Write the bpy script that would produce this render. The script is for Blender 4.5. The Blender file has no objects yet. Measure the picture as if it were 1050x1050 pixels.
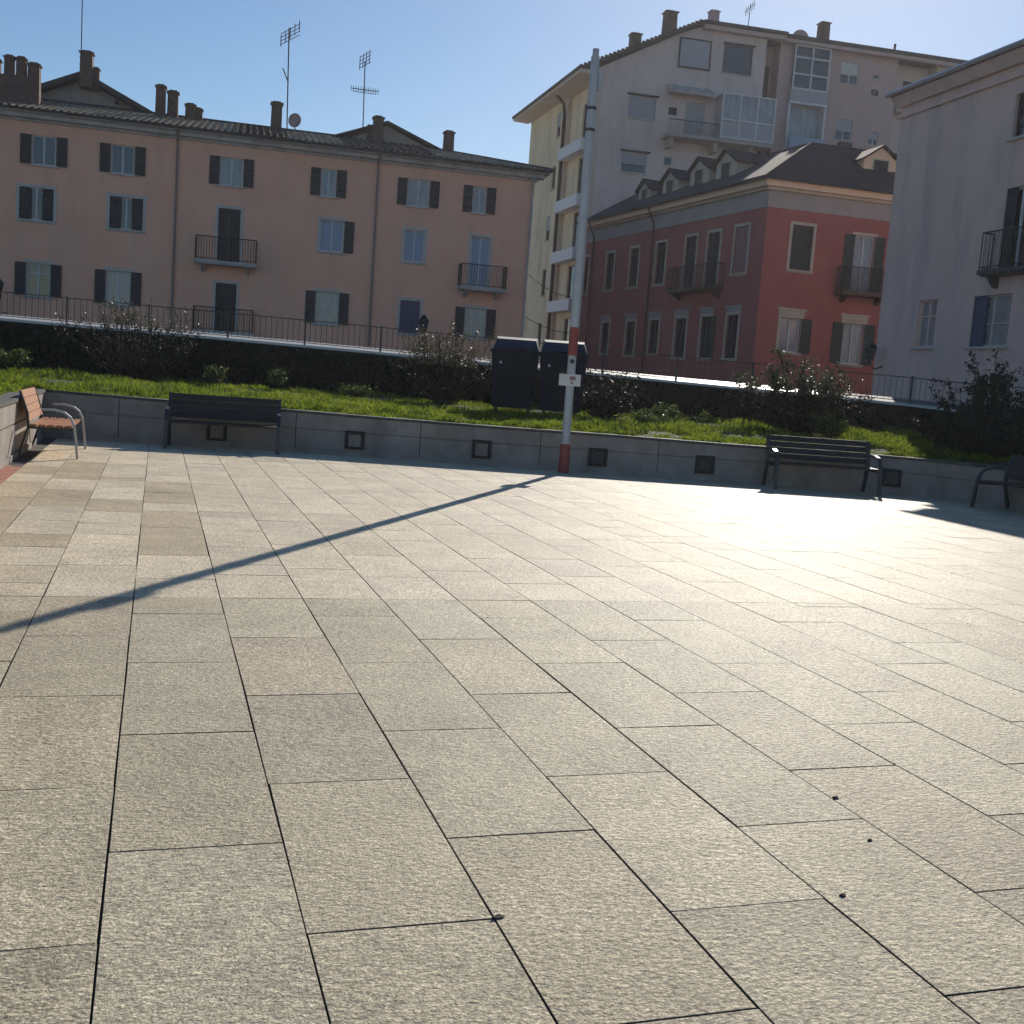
import bpy, bmesh, math, random
import numpy as np
from mathutils import Vector, Matrix
random.seed(7); RNG = np.random.default_rng(7)
S = bpy.context.scene
COL = S.collection

# ---------------------------------------------------------------- camera, sky, sun, exposure
def setup():
    cam = bpy.data.objects.new('camera', bpy.data.cameras.new('camera')); COL.objects.link(cam)
    roll, pitch, yaw = 0.07232785, 0.11648793, 0.31532366
    cp, sp, cy, sy, cr, sr = math.cos(pitch), math.sin(pitch), math.cos(yaw), math.sin(yaw), math.cos(roll), math.sin(roll)
    f = Vector((sy*cp, cy*cp, -sp)); r = Vector((cy, -sy, 0)); u = r.cross(f)
    r2 = cr*r + sr*u; u2 = -sr*r + cr*u
    m = Matrix(((r2.x, u2.x, -f.x, 0), (r2.y, u2.y, -f.y, 0), (r2.z, u2.z, -f.z, 1.5), (0, 0, 0, 1)))
    cam.matrix_world = m
    cam.data.sensor_width = 36; cam.data.lens = 36*1138/1050
    cam.data.clip_end = 3000; cam.data.clip_start = 0.05
    S.camera = cam
SUN_AZ, SUN_EL = math.radians(32.6), math.radians(26.8)
setup()
S.render.resolution_x = S.render.resolution_y = 1024
W = bpy.data.worlds.new('World'); S.world = W; W.use_nodes = True
nt = W.node_tree; nt.nodes.clear()
sky = nt.nodes.new('ShaderNodeTexSky'); sky.sky_type = 'NISHITA'; sky.sun_disc = False
sky.sun_elevation = SUN_EL; sky.sun_rotation = SUN_AZ; sky.air_density = 1.0; sky.dust_density = 0.25; sky.ozone_density = 2.2; sky.altitude = 250
bg = nt.nodes.new('ShaderNodeBackground'); bg.inputs[1].default_value = 0.079
wo = nt.nodes.new('ShaderNodeOutputWorld')
hs = nt.nodes.new('ShaderNodeHueSaturation'); hs.inputs['Saturation'].default_value = 1.22
nt.links.new(sky.outputs[0], hs.inputs['Color']); nt.links.new(hs.outputs[0], bg.inputs[0]); nt.links.new(bg.outputs[0], wo.inputs[0])
sl = bpy.data.lights.new('sun', 'SUN'); sl.energy = 4.2; sl.angle = math.radians(0.32); sl.color = (1.0, 0.93, 0.82)
so = bpy.data.objects.new('sun', sl); COL.objects.link(so)
sdir = Vector((math.sin(SUN_AZ)*math.cos(SUN_EL), math.cos(SUN_AZ)*math.cos(SUN_EL), math.sin(SUN_EL)))
so.rotation_euler = sdir.to_track_quat('Z', 'Y').to_euler(); so.location = (20, 30, 40)
S.view_settings.view_transform = 'Standard'; S.view_settings.look = 'None'
S.view_settings.gamma = 1; S.view_settings.use_curve_mapping = False
S.view_settings.exposure = 0.2

# ---------------------------------------------------------------- materials
def _n(t, k, **kw):
    n = t.nodes.new(k)
    for a, b in kw.items(): setattr(n, a, b)
    return n
def _bsdf(name):
    m = bpy.data.materials.new(name); m.use_nodes = True
    return m, m.node_tree, m.node_tree.nodes['Principled BSDF']
def mat(name, c1, c2=None, rough=0.7, scale=4.0, bump=0.0, bscale=40.0, metal=0.0, spec=0.5, stain=None, detail=6.0, lo=0.35, hi=0.65, stretch=(1, 1, 1), rough2=None):
    m, t, b = _bsdf(name)
    b.inputs['Roughness'].default_value = rough; b.inputs['Metallic'].default_value = metal
    b.inputs['Specular IOR Level'].default_value = spec
    c2 = c2 or tuple(v*0.82 for v in c1)
    tc = _n(t, 'ShaderNodeNewGeometry')
    mp = _n(t, 'ShaderNodeMapping'); mp.inputs['Scale'].default_value = stretch
    t.links.new(tc.outputs['Position'], mp.inputs[0])
    nz = _n(t, 'ShaderNodeTexNoise'); nz.inputs['Scale'].default_value = scale; nz.inputs['Detail'].default_value = detail; nz.inputs['Roughness'].default_value = 0.62
    t.links.new(mp.outputs[0], nz.inputs['Vector'])
    cr = _n(t, 'ShaderNodeValToRGB'); cr.color_ramp.elements[0].position = lo; cr.color_ramp.elements[1].position = hi
    cr.color_ramp.elements[0].color = (*c1, 1); cr.color_ramp.elements[1].color = (*c2, 1)
    t.links.new(nz.outputs['Fac'], cr.inputs[0])
    out = cr.outputs[0]
    if stain:
        sc, sx, sstr, scol = stain
        mp2 = _n(t, 'ShaderNodeMapping'); mp2.inputs['Scale'].default_value = sx
        t.links.new(tc.outputs['Position'], mp2.inputs[0])
        n2 = _n(t, 'ShaderNodeTexNoise'); n2.inputs['Scale'].default_value = sc; n2.inputs['Detail'].default_value = 8; n2.inputs['Roughness'].default_value = 0.7
        t.links.new(mp2.outputs[0], n2.inputs['Vector'])
        mr = _n(t, 'ShaderNodeMapRange'); mr.inputs[1].default_value = 0.48; mr.inputs[2].default_value = 0.72; mr.inputs[3].default_value = 0; mr.inputs[4].default_value = sstr
        t.links.new(n2.outputs['Fac'], mr.inputs[0])
        mx = _n(t, 'ShaderNodeMix', data_type='RGBA'); mx.inputs[7].default_value = (*scol, 1)
        t.links.new(mr.outputs[0], mx.inputs[0]); t.links.new(out, mx.inputs[6]); out = mx.outputs[2]
    t.links.new(out, b.inputs['Base Color'])
    if rough2 is not None:
        mr = _n(t, 'ShaderNodeMapRange'); mr.inputs[1].default_value = 0.3; mr.inputs[2].default_value = 0.7
        mr.inputs[3].default_value = rough; mr.inputs[4].default_value = rough2
        t.links.new(nz.outputs['Fac'], mr.inputs[0]); t.links.new(mr.outputs[0], b.inputs['Roughness'])
    if bump:
        n3 = _n(t, 'ShaderNodeTexNoise'); n3.inputs['Scale'].default_value = bscale; n3.inputs['Detail'].default_value = 5
        t.links.new(tc.outputs['Position'], n3.inputs['Vector'])
        bp = _n(t, 'ShaderNodeBump'); bp.inputs['Strength'].default_value = bump; bp.inputs['Distance'].default_value = 0.02
        t.links.new(n3.outputs['Fac'], bp.inputs['Height']); t.links.new(bp.outputs[0], b.inputs['Normal'])
    return m

def granite():
    m, t, b = _bsdf('flamed_granite')
    g = _n(t, 'ShaderNodeNewGeometry')
    at = _n(t, 'ShaderNodeAttribute'); at.attribute_name = 'tint'
    of = _n(t, 'ShaderNodeVectorMath', operation='MULTIPLY_ADD'); of.inputs[1].default_value = (91, 137, 73)
    t.links.new(at.outputs['Vector'], of.inputs[0]); t.links.new(g.outputs['Position'], of.inputs[2]); pos = of.outputs[0]
    def noise(scale, detail=4, rough=0.6, stretch=None, dist=0):
        v = pos
        if stretch:
            mp = _n(t, 'ShaderNodeMapping'); mp.inputs['Scale'].default_value = stretch; mp.inputs['Rotation'].default_value = (0, 0, 0.25)
            t.links.new(pos, mp.inputs[0]); v = mp.outputs[0]
        n = _n(t, 'ShaderNodeTexNoise'); n.inputs['Scale'].default_value = scale; n.inputs['Detail'].default_value = detail
        n.inputs['Roughness'].default_value = rough; n.inputs['Distortion'].default_value = dist
        t.links.new(v, n.inputs['Vector']); return n.outputs['Fac']
    def rng(src, a, b_, c, d):
        r = _n(t, 'ShaderNodeMapRange'); r.inputs[1].default_value = a; r.inputs[2].default_value = b_; r.inputs[3].default_value = c; r.inputs[4].default_value = d
        t.links.new(src, r.inputs[0]); return r.outputs[0]
    def mul(col, fac):
        x = _n(t, 'ShaderNodeMix', data_type='RGBA', blend_type='MULTIPLY'); x.inputs[0].default_value = 1
        t.links.new(col, x.inputs[6]); t.links.new(fac, x.inputs[7]); return x.outputs[2]
    def mixc(fac, a, col):
        x = _n(t, 'ShaderNodeMix', data_type='RGBA'); t.links.new(fac, x.inputs[0]); t.links.new(a, x.inputs[6]); x.inputs[7].default_value = (*col, 1); return x.outputs[2]
    base = at.outputs['Color']
    c = mul(base, rng(noise(105, 4, 0.75), 0.36, 0.64, 0.46, 1.5))            # mineral grains
    c = mul(c, rng(noise(38, 5, 0.75, (1, 1.9, 1)), 0.36, 0.64, 0.60, 1.36))       # flame flakes
    c = mul(c, rng(noise(1.3, 6, 0.6), 0.3, 0.7, 0.82, 1.14)); c = mul(c, rng(noise(6, 5, 0.7), 0.32, 0.68, 0.88, 1.10))                # weathering
    c = mixc(rng(noise(30, 6, 0.85, (0.8, 2.4, 1), 1.0), 0.56, 0.66, 0, 0.72), c, (0.075, 0.07, 0.06))   # dark dirt in pits
    c = mixc(rng(noise(0.7, 5, 0.65), 0.56, 0.75, 0, 0.22), c, (0.20, 0.17, 0.13))
    c = mixc(rng(noise(11, 6, 0.8), 0.70, 0.78, 0, 0.5), c, (0.10, 0.09, 0.075))
    t.links.new(c, b.inputs['Base Color'])
    b.inputs['Specular IOR Level'].default_value = 0.18
    t.links.new(rng(noise(55, 3, 0.6), 0.3, 0.7, 0.40, 0.68), b.inputs['Roughness'])
    h = _n(t, 'ShaderNodeMath', operation='ADD'); t.links.new(noise(110, 4, 0.7), h.inputs[0])
    h2 = _n(t, 'ShaderNodeMath', operation='MULTIPLY'); h2.inputs[1].default_value = 1.8
    t.links.new(noise(34, 4, 0.6, (1, 1.5, 1)), h2.inputs[0]); t.links.new(h2.outputs[0], h.inputs[1])
    bp = _n(t, 'ShaderNodeBump'); bp.inputs['Strength'].default_value = 0.75; bp.inputs['Distance'].default_value = 0.009
    t.links.new(h.outputs[0], bp.inputs['Height']); t.links.new(bp.outputs[0], b.inputs['Normal'])
    return m

def leafmat(name, c1, c2, trans=0.45, rough=0.5, scale=1.5):
    m, t, b = _bsdf(name)
    g = _n(t, 'ShaderNodeNewGeometry')
    nz = _n(t, 'ShaderNodeTexNoise'); nz.inputs['Scale'].default_value = scale; nz.inputs['Detail'].default_value = 5
    t.links.new(g.outputs['Position'], nz.inputs['Vector'])
    ad = _n(t, 'ShaderNodeMath', operation='MULTIPLY_ADD'); ad.inputs[1].default_value = 0.35; 
    t.links.new(g.outputs['Random Per Island'], ad.inputs[0]); t.links.new(nz.outputs['Fac'], ad.inputs[2])
    cr = _n(t, 'ShaderNodeValToRGB'); cr.color_ramp.elements[0].position = 0.45; cr.color_ramp.elements[1].position = 0.85
    cr.color_ramp.elements[0].color = (*c1, 1); cr.color_ramp.elements[1].color = (*c2, 1)
    t.links.new(ad.outputs[0], cr.inputs[0]); t.links.new(cr.outputs[0], b.inputs['Base Color'])
    b.inputs['Roughness'].default_value = rough; b.inputs['Specular IOR Level'].default_value = 0.25
    tr = _n(t, 'ShaderNodeBsdfTranslucent'); t.links.new(cr.outputs[0], tr.inputs[0])
    mx = _n(t, 'ShaderNodeMixShader'); mx.inputs[0].default_value = trans
    t.links.new(b.outputs[0], mx.inputs[1]); t.links.new(tr.outputs[0], mx.inputs[2])
    t.links.new(mx.outputs[0], t.nodes['Material Output'].inputs[0])
    return m

VST = (0.9, (1.0, 1.0, 0.22), 0.8)
M = dict(
 granite=granite(),
 joint=mat('joint_dirt', (0.06, 0.05, 0.038), (0.12, 0.10, 0.08), 0.95, 9, 0.5),
 pink=mat('pink_plaster', (0.86, 0.43, 0.29), (0.90, 0.48, 0.33), 0.85, 0.8, 0.12, 18, stain=(*VST, (0.70, 0.41, 0.29))),
 cornice=mat('grey_cornice_paint', (0.44, 0.41, 0.39), (0.50, 0.47, 0.45), 0.8, 1.2, 0.1, 20, stain=(*VST, (0.2, 0.18, 0.17))),
 trimgrey=mat('window_surround_paint', (0.50, 0.45, 0.41), (0.56, 0.50, 0.46), 0.8, 3),
 red=mat('red_plaster', (0.37, 0.10, 0.088), (0.42, 0.125, 0.105), 0.85, 0.8, 0.12, 18, stain=(*VST, (0.34, 0.12, 0.10))),
 redband=mat('taupe_frieze_paint', (0.36, 0.31, 0.285), (0.42, 0.36, 0.33), 0.85, 1.0, 0.1, 20),
 cream=mat('cream_trim_paint', (0.50, 0.42, 0.33), (0.58, 0.48, 0.38), 0.75, 2.0),
 yellow=mat('yellow_plaster', (0.74, 0.62, 0.40), (0.80, 0.68, 0.46), 0.85, 0.7, 0.1, 18, stain=(*VST, (0.42, 0.35, 0.24))),
 greyplaster=mat('grey_render', (0.58, 0.47, 0.44), (0.64, 0.52, 0.48), 0.85, 0.6, 0.12, 15, stain=(*VST, (0.40, 0.35, 0.34))),
 rose=mat('rose_render', (0.46, 0.32, 0.30), (0.51, 0.36, 0.34), 0.85, 0.6, 0.12, 15, stain=(*VST, (0.43, 0.33, 0.31))),
 mauve=mat('mauve_plaster', (0.68, 0.47, 0.40), (0.74, 0.52, 0.45), 0.85, 0.6, 0.12, 15, stain=(*VST, (0.39, 0.335, 0.33))),
 white=mat('white_paint', (0.62, 0.61, 0.60), (0.7, 0.69, 0.68), 0.5, 6),
 whiteframe=mat('white_window_frame', (0.55, 0.55, 0.56), (0.62, 0.62, 0.62), 0.45, 6),
 shutter=mat('dark_shutter_paint', (0.012, 0.016, 0.022), (0.022, 0.026, 0.034), 0.55, 5),
 greenshutter=mat('green_shutter_paint', (0.018, 0.032, 0.028), (0.03, 0.045, 0.04), 0.55, 5),
 blueshutter=mat('blue_shutter_paint', (0.06, 0.07, 0.13), (0.075, 0.09, 0.15), 0.55, 5),
 redshutter=mat('faded_red_shutter_paint', (0.30, 0.15, 0.14), (0.36, 0.19, 0.18), 0.6, 5),
 roller=mat('roller_blind_plastic', (0.32, 0.32, 0.36), (0.37, 0.37, 0.40), 0.5, 3),
 rollerlight=mat('pale_roller_blind', (0.55, 0.54, 0.52), (0.62, 0.6, 0.58), 0.5, 3),
 glass=mat('window_glass', (0.02, 0.024, 0.03), (0.035, 0.04, 0.05), 0.06, 0.7, spec=0.9),
 curtain=mat('curtained_glass', (0.20, 0.21, 0.23), (0.34, 0.35, 0.37), 0.12, 3.5, spec=0.8, stretch=(1, 1, 0.3)),
 blueblind=mat('glossy_sky_blue', (0.22, 0.29, 0.42), (0.26, 0.33, 0.46), 0.35, 2, spec=0.6),  # blue blinds and panel; sky reflection on panes put into the colour
 iron=mat('dark_iron', (0.02, 0.02, 0.022), (0.035, 0.032, 0.03), 0.5, 12, metal=0.3),
 railfence=mat('weathered_railing_paint', (0.05, 0.045, 0.045), (0.08, 0.07, 0.065), 0.6, 8),
 tile=mat('old_clay_tile', (0.22, 0.18, 0.13), (0.34, 0.28, 0.20), 0.85, 2.5, 0.3, 25, stain=(1.6, (1, 1, 1), 0.6, (0.07, 0.065, 0.055))),
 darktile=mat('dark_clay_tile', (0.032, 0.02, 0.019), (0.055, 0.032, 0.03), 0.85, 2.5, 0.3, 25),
 rooftrim=mat('dark_roof_edge', (0.025, 0.024, 0.026), (0.045, 0.04, 0.04), 0.7, 5),
 chimney=mat('sooty_brick', (0.09, 0.05, 0.04), (0.15, 0.09, 0.07), 0.9, 5, 0.3, 30),
 gablewall=mat('pale_gable_plaster', (0.30, 0.27, 0.25), (0.38, 0.34, 0.31), 0.9, 1.2),
 metalroof=mat('zinc_gutter', (0.45, 0.46, 0.48), (0.55, 0.56, 0.58), 0.32, 4, metal=0.85),
 pipe=mat('brown_downpipe', (0.07, 0.035, 0.025), (0.09, 0.05, 0.035), 0.45, 5, metal=0.2),
 pipegrey=mat('painted_downpipe', (0.20, 0.15, 0.14), (0.25, 0.19, 0.17), 0.5, 5),
 concrete=mat('bench_wall_stone', (0.27, 0.225, 0.195), (0.37, 0.315, 0.28), 0.8, 2.2, 0.3, 30, stain=(1.7, (1, 1, 0.5), 0.7, (0.15, 0.145, 0.13))),
 coping=mat('mossy_coping_stone', (0.055, 0.052, 0.048), (0.11, 0.105, 0.095), 0.8, 5, 0.4, 30, stain=(3, (1, 1, 1), 0.7, (0.045, 0.05, 0.03))),
 void=mat('dark_recess', (0.008, 0.008, 0.01), (0.012, 0.012, 0.014), 0.6, 5),
 strip=mat('pale_pavement_stone', (0.55, 0.54, 0.52), (0.64, 0.62, 0.60), 0.33, 3, 0.08, 60),
 shadedstrip=mat('shaded_pavement_stone', (0.16, 0.15, 0.15), (0.21, 0.20, 0.19), 0.8, 3),  # darker copy of the pavement stone, house shade put into the colour
 asphalt=mat('street_setts', (0.17, 0.16, 0.155), (0.22, 0.21, 0.20), 0.75, 8, 0.3, 60),
 earth=mat('lawn_soil', (0.028, 0.035, 0.014), (0.05, 0.05, 0.025), 0.95, 2.5, 0.8, 12),
 ground=mat('far_ground', (0.27, 0.25, 0.21), (0.33, 0.31, 0.26), 0.95, 0.2),
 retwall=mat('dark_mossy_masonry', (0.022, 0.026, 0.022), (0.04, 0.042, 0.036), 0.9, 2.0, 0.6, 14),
 wood=mat('orange_wood_slat', (0.46, 0.20, 0.085), (0.36, 0.145, 0.06), 0.5, 10, 0.1, 60, stretch=(6, 0.7, 6)),
 woodshaded=mat('shaded_wood_slat', (0.026, 0.018, 0.015), (0.018, 0.013, 0.011), 0.6, 10, 0.1, 60, stretch=(0.7, 6, 6)),  # dark copy of the bench wood, shade by the wall painted in
 benchmetal=mat('dark_bench_steel', (0.035, 0.036, 0.038), (0.055, 0.055, 0.058), 0.34, 8, metal=0.3),
 sunlitsteel=mat('sunlit_bench_steel', (0.34, 0.34, 0.34), (0.42, 0.42, 0.41), 0.4, 8, metal=0.5),  # paler copy of the bench steel, sun on the arms put into the colour
 peach=mat('peach_dormer_paint', (0.85, 0.58, 0.38), (0.88, 0.62, 0.42), 0.8, 2),
 brick=mat('red_paving_brick', (0.33, 0.11, 0.07), (0.42, 0.17, 0.11), 0.85, 6, 0.3, 50),
 polewhite=mat('galvanised_white_paint', (0.42, 0.42, 0.44), (0.50, 0.50, 0.52), 0.4, 4, metal=0.1),
 polered=mat('red_band_paint', (0.33, 0.055, 0.045), (0.28, 0.05, 0.04), 0.45, 5),
 bin=mat('navy_bin_plastic', (0.009, 0.010, 0.022), (0.014, 0.016, 0.03), 0.7, 4, spec=0.25),
 binlid=mat('blue_bin_lid', (0.010, 0.016, 0.05), (0.014, 0.022, 0.06), 0.6, 4),
 dishmat=mat('dish_paint', (0.35, 0.27, 0.27), (0.40, 0.31, 0.31), 0.5, 4),
 grassblade=leafmat('grass_blade', (0.05, 0.08, 0.010), (0.27, 0.34, 0.03), 0.55, 0.7, 1.9),
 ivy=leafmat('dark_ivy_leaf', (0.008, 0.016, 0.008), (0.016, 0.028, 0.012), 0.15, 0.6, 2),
 shrubpale=leafmat('pale_shrub_leaf', (0.09, 0.085, 0.05), (0.17, 0.15, 0.09), 0.3, 0.4, 3),
 shrubgreen=leafmat('glossy_shrub_leaf', (0.05, 0.055, 0.03), (0.12, 0.12, 0.07), 0.3, 0.5, 3),
 shrubdark=leafmat('dark_shrub_leaf', (0.012, 0.018, 0.010), (0.03, 0.038, 0.02), 0.2, 0.5, 3),
 weed=leafmat('weed_leaf', (0.05, 0.08, 0.015), (0.11, 0.15, 0.035), 0.45, 0.45, 3),
 twig=mat('twig_bark', (0.03, 0.022, 0.016), (0.055, 0.042, 0.03), 0.85, 10),
 leafdead=mat('dead_leaf', (0.025, 0.018, 0.012), (0.04, 0.03, 0.02), 0.8, 30),
)

# ---------------------------------------------------------------- builders
class Fr:                       # a vertical facade frame: u along it, o outwards, z up
    def __init__(s, P, ang, side):
        s.P = P; s.ang = ang; s.d = (math.cos(ang), math.sin(ang)); s.n = (-math.sin(ang)*side, math.cos(ang)*side)
    def pt(s, u, o, z):
        return (s.P[0]+s.d[0]*u+s.n[0]*o, s.P[1]+s.d[1]*u+s.n[1]*o, z)
WF = Fr((0, 0), 0, 1)           # the plain world frame: u = x, o = y
class MB:
    def __init__(s, fr=WF): s.v = []; s.f = []; s.fr = fr
    def quad(s, *ps, raw=False):
        i = len(s.v); s.v += [p if raw else s.fr.pt(*p) for p in ps]; s.f.append(tuple(range(i, i+len(ps)))); return s
    def box(s, u0, u1, o0, o1, z0, z1):
        i = len(s.v)
        for z in (z0, z1):
            for (u, o) in ((u0, o0), (u1, o0), (u1, o1), (u0, o1)): s.v.append(s.fr.pt(u, o, z))
        s.f += [tuple(i+k for k in q) for q in ((0, 3, 2, 1), (4, 5, 6, 7), (0, 1, 5, 4), (1, 2, 6, 5), (2, 3, 7, 6), (3, 0, 4, 7))]; return s
    def hexa(s, lo, hi):        # prism between two point rings (frame coordinates)
        i = len(s.v); n = len(lo); s.v += [s.fr.pt(*p) for p in lo] + [s.fr.pt(*p) for p in hi]
        s.f.append(tuple(i+k for k in reversed(range(n)))); s.f.append(tuple(i+n+k for k in range(n)))
        for k in range(n): s.f.append((i+k, i+(k+1) % n, i+n+(k+1) % n, i+n+k))
        return s
    def tube(s, pts, r, n=6, raw=False, r2=None, cap=True):
        P = [Vector(p if raw else s.fr.pt(*p)) for p in pts]; i0 = len(s.v)
        ref = None
        for k, p in enumerate(P):
            t = (P[min(k+1, len(P)-1)]-P[max(k-1, 0)]).normalized()
            if ref is None: ref = Vector((0, 0, 1)) if abs(t.z) < 0.9 else Vector((1, 0, 0))
            a = t.cross(ref).normalized(); b = t.cross(a).normalized(); ref = b.cross(t) if False else ref
            if abs(t.dot(ref)) > 0.98: a = t.orthogonal().normalized(); b = t.cross(a)
            rr = r if r2 is None else r+(r2-r)*k/(len(P)-1)
            for j in range(n):
                q = p+a*math.cos(2*math.pi*j/n)*rr+b*math.sin(2*math.pi*j/n)*rr; s.v.append(tuple(q))
        for k in range(len(P)-1):
            for j in range(n):
                a0 = i0+k*n+j; b0 = i0+k*n+(j+1) % n; s.f.append((a0, b0, b0+n, a0+n))
        if cap:
            s.f.append(tuple(i0+j for j in reversed(range(n)))); s.f.append(tuple(i0+(len(P)-1)*n+j for j in range(n)))
        return s
    def build(s, name, m, parent=None, smooth=False, fix=True):
        me = bpy.data.meshes.new(name); off = Vector(base_of(parent))
        me.from_pydata([tuple(Vector(p)-off) for p in s.v], [], s.f); me.update()
        if fix:
            b = bmesh.new(); b.from_mesh(me); bmesh.ops.recalc_face_normals(b, faces=b.faces); b.to_mesh(me); b.free()
        if m is not None: me.materials.append(M[m] if isinstance(m, str) else m)
        if smooth:
            me.polygons.foreach_set('use_smooth', [True]*len(me.polygons))
            try: me.set_sharp_from_angle(angle=math.radians(40))
            except Exception: pass
        o = bpy.data.objects.new(name, me); COL.objects.link(o)
        if parent is not None: o.parent = parent
        o['_b'] = tuple(off) if parent is not None else (0.0, 0.0, 0.0)
        return o
def base_of(p):
    if p is None: return (0, 0, 0)
    return tuple(p['_b'])
def tag(o, label=None, cat=None, group=None, kind=None):
    if label: o['label'] = label
    if cat: o['category'] = cat
    if group: o['group'] = group
    if kind: o['kind'] = kind
    return o
def thing(name, label, cat, loc=(0, 0, 0), group=None):
    o = bpy.data.objects.new(name, None); COL.objects.link(o); o.location = loc; o.empty_display_size = 0.3
    o['_b'] = tuple(map(float, loc)); return tag(o, label, cat, group)
def struct(name, mb, m, **k): return tag(mb.build(name, m, **k), kind='structure')
def npmesh(name, V, F, m, parent=None):      # V (n,3), F (m,k)
    me = bpy.data.meshes.new(name); k = F.shape[1]
    me.vertices.add(len(V)); me.vertices.foreach_set('co', V.astype(np.float32).ravel())
    me.loops.add(F.size); me.loops.foreach_set('vertex_index', F.astype(np.int32).ravel())
    me.polygons.add(len(F)); me.polygons.foreach_set('loop_start', np.arange(0, F.size, k, dtype=np.int32))
    me.polygons.foreach_set('loop_total', np.full(len(F), k, dtype=np.int32)); me.update(); me.validate()
    me.polygons.foreach_set('use_smooth', [False]*len(F))
    me.materials.append(M[m]); o = bpy.data.objects.new(name, me); COL.objects.link(o)
    if parent is not None: o.parent = parent
    o['_b'] = (0.0, 0.0, 0.0)
    return o
def copy_tree(o, parent=None):
    c = o.copy(); COL.objects.link(c); c.parent = parent
    for ch in list(o.children): copy_tree(ch, c)
    return c
def interp(x, tab):
    return float(np.interp(x, [a for a, _ in tab], [b for _, b in tab]))

# ---------------------------------------------------------------- the plaza: granite slabs
IN = [(-1.8, -4), (-1.8, 10), (-1.8, 16), (-1.8, 20.3), (0.1, 20.05), (2.1, 19.85), (3.6, 19.4), (5.85, 18.75), (7.6, 18.3), (9.5, 17.8), (12.4, 17.05), (13.1, 16.5), (13.5, 15.6), (13.65, 14), (13.7, 6), (13.7, -4)]
TOPZ = [0.80, 0.80, 0.80, 0.81, 0.77, 0.74, 0.72, 0.70, 0.70, 0.68, 0.67, 0.67, 0.67, 0.67, 0.67, 0.67]
OUT = [(-30, 4), (-24, 34), (-13, 31.9), (-5.15, 31.0), (-1, 30.75), (1.5, 30.4), (5, 29.65), (8.5, 28.9), (11, 28.2), (13.5, 27.4), (16.5, 25.4), (18, 23.9), (18.95, 22.4), (20.2, 19), (20.9, 8), (20.9, -4)]
def inside(x, y, poly=IN):
    c = False; n = len(poly)
    for i in range(n):
        (x1, y1), (x2, y2) = poly[i], poly[i-1]
        if (y1 > y) != (y2 > y) and x < (x2-x1)*(y-y1)/(y2-y1)+x1: c = not c
    return c
def plaza():
    struct('ground', MB().quad((-900, -900, -0.06), (900, -900, -0.06), (900, 900, -0.06), (-900, 900, -0.06)), 'ground')
    j = MB(); j.quad(*[(x, y, -0.012) for x, y in IN]); struct('paving_bed', j, 'joint')
    V = []; F = []; T = []
    def slab(x0, x1, y0, y1):
        if not (inside((x0+x1)/2, (y0+y1)/2) or inside(x0+.05, y0+.05) or inside(x1-.05, y0+.05)): return
        g = 0.0033; dz = [random.gauss(0, 0.0007) for _ in range(4)]
        jx = [random.gauss(0, 0.0012) for _ in range(8)]
        P = [(x0+g+jx[0], y0+g+jx[1]), (x1-g+jx[2], y0+g+jx[3]), (x1-g+jx[4], y1-g+jx[5]), (x0+g+jx[6], y1-g+jx[7])]
        i = len(V); ch = 0.0012
        cx, cy = (x0+x1)/2, (y0+y1)/2
        for (x, y) in P: V.append((x, y, -0.02))
        for k, (x, y) in enumerate(P): V.append((x, y, -0.001+dz[k]))
        for k, (x, y) in enumerate(P): V.append((x+ch*(1 if x < cx else -1), y+ch*(1 if y < cy else -1), dz[k]))
        for a in (0, 4):
            for k in range(4): F.append((i+a+k, i+a+(k+1) % 4, i+a+4+(k+1) % 4, i+a+4+k))
        F.append((i+8, i+9, i+10, i+11))
        v = random.gauss(1, 0.05); w = random.gauss(0, 0.008)
        c = [0.575*v*(1+w), 0.495*v, 0.345*v*(1-1.3*w)]
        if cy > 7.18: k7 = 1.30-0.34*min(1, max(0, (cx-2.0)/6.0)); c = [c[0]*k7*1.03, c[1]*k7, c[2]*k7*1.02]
        r = random.random()
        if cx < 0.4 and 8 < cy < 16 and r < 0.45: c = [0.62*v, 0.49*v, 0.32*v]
        elif r < 0.04: c = [c[0]*1.0, c[1]*0.965, c[2]*0.96]
        elif r < 0.13: c = [c[0]*0.93, c[1]*0.93, c[2]*0.93]
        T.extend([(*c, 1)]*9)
    xb = [-0.095+0.5235*k for k in range(-3, 28)]
    for q, k in enumerate(range(-3, 27)):
        x0, x1 = xb[q], xb[q+1]
        if k == -3: x0 = -1.58
        ph = 0.10-0.022*k+(0.53 if k % 2 else 0)
        y = 7.18; top = 7.18
        while y > -4:
            n = max(t for t in (ph+1.102*m-40*1.102 for m in range(60)) if t < y-0.12)
            slab(x0, x1, n, y); y = n
        y = 7.18; brk = 13.9
        while y < 20.6:
            L = random.choice((0.42, 0.62, 0.8, 1.1, 1.1, 1.45, 0.95)); n = y+L
            if y < brk-0.3 and n > brk-0.3: n = brk
            slab(x0, x1, y, n); y = n
    o = npmesh('granite_paving', np.array(V), np.array(F), 'granite'); tag(o, kind='structure')
    o.data.materials.append(M['joint']); o.data.polygons.foreach_set('material_index', np.tile([1]*4+[0]*5, len(V)//12))
    a = o.data.attributes.new('tint', 'FLOAT_COLOR', 'FACE'); a.data.foreach_set('color', np.array(T, dtype=np.float32).ravel())
    b = MB(); y = -4
    while y < 15.1:
        b.box(-1.80+0.01, -1.695, y+0.004, y+0.236, -0.03, random.gauss(0.001, 0.001)); b.box(-1.69, -1.585, y-0.11, y+0.12, -0.03, random.gauss(0.001, 0.001)); y += 0.24
    struct('brick_border', b, 'brick')
plaza()

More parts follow.
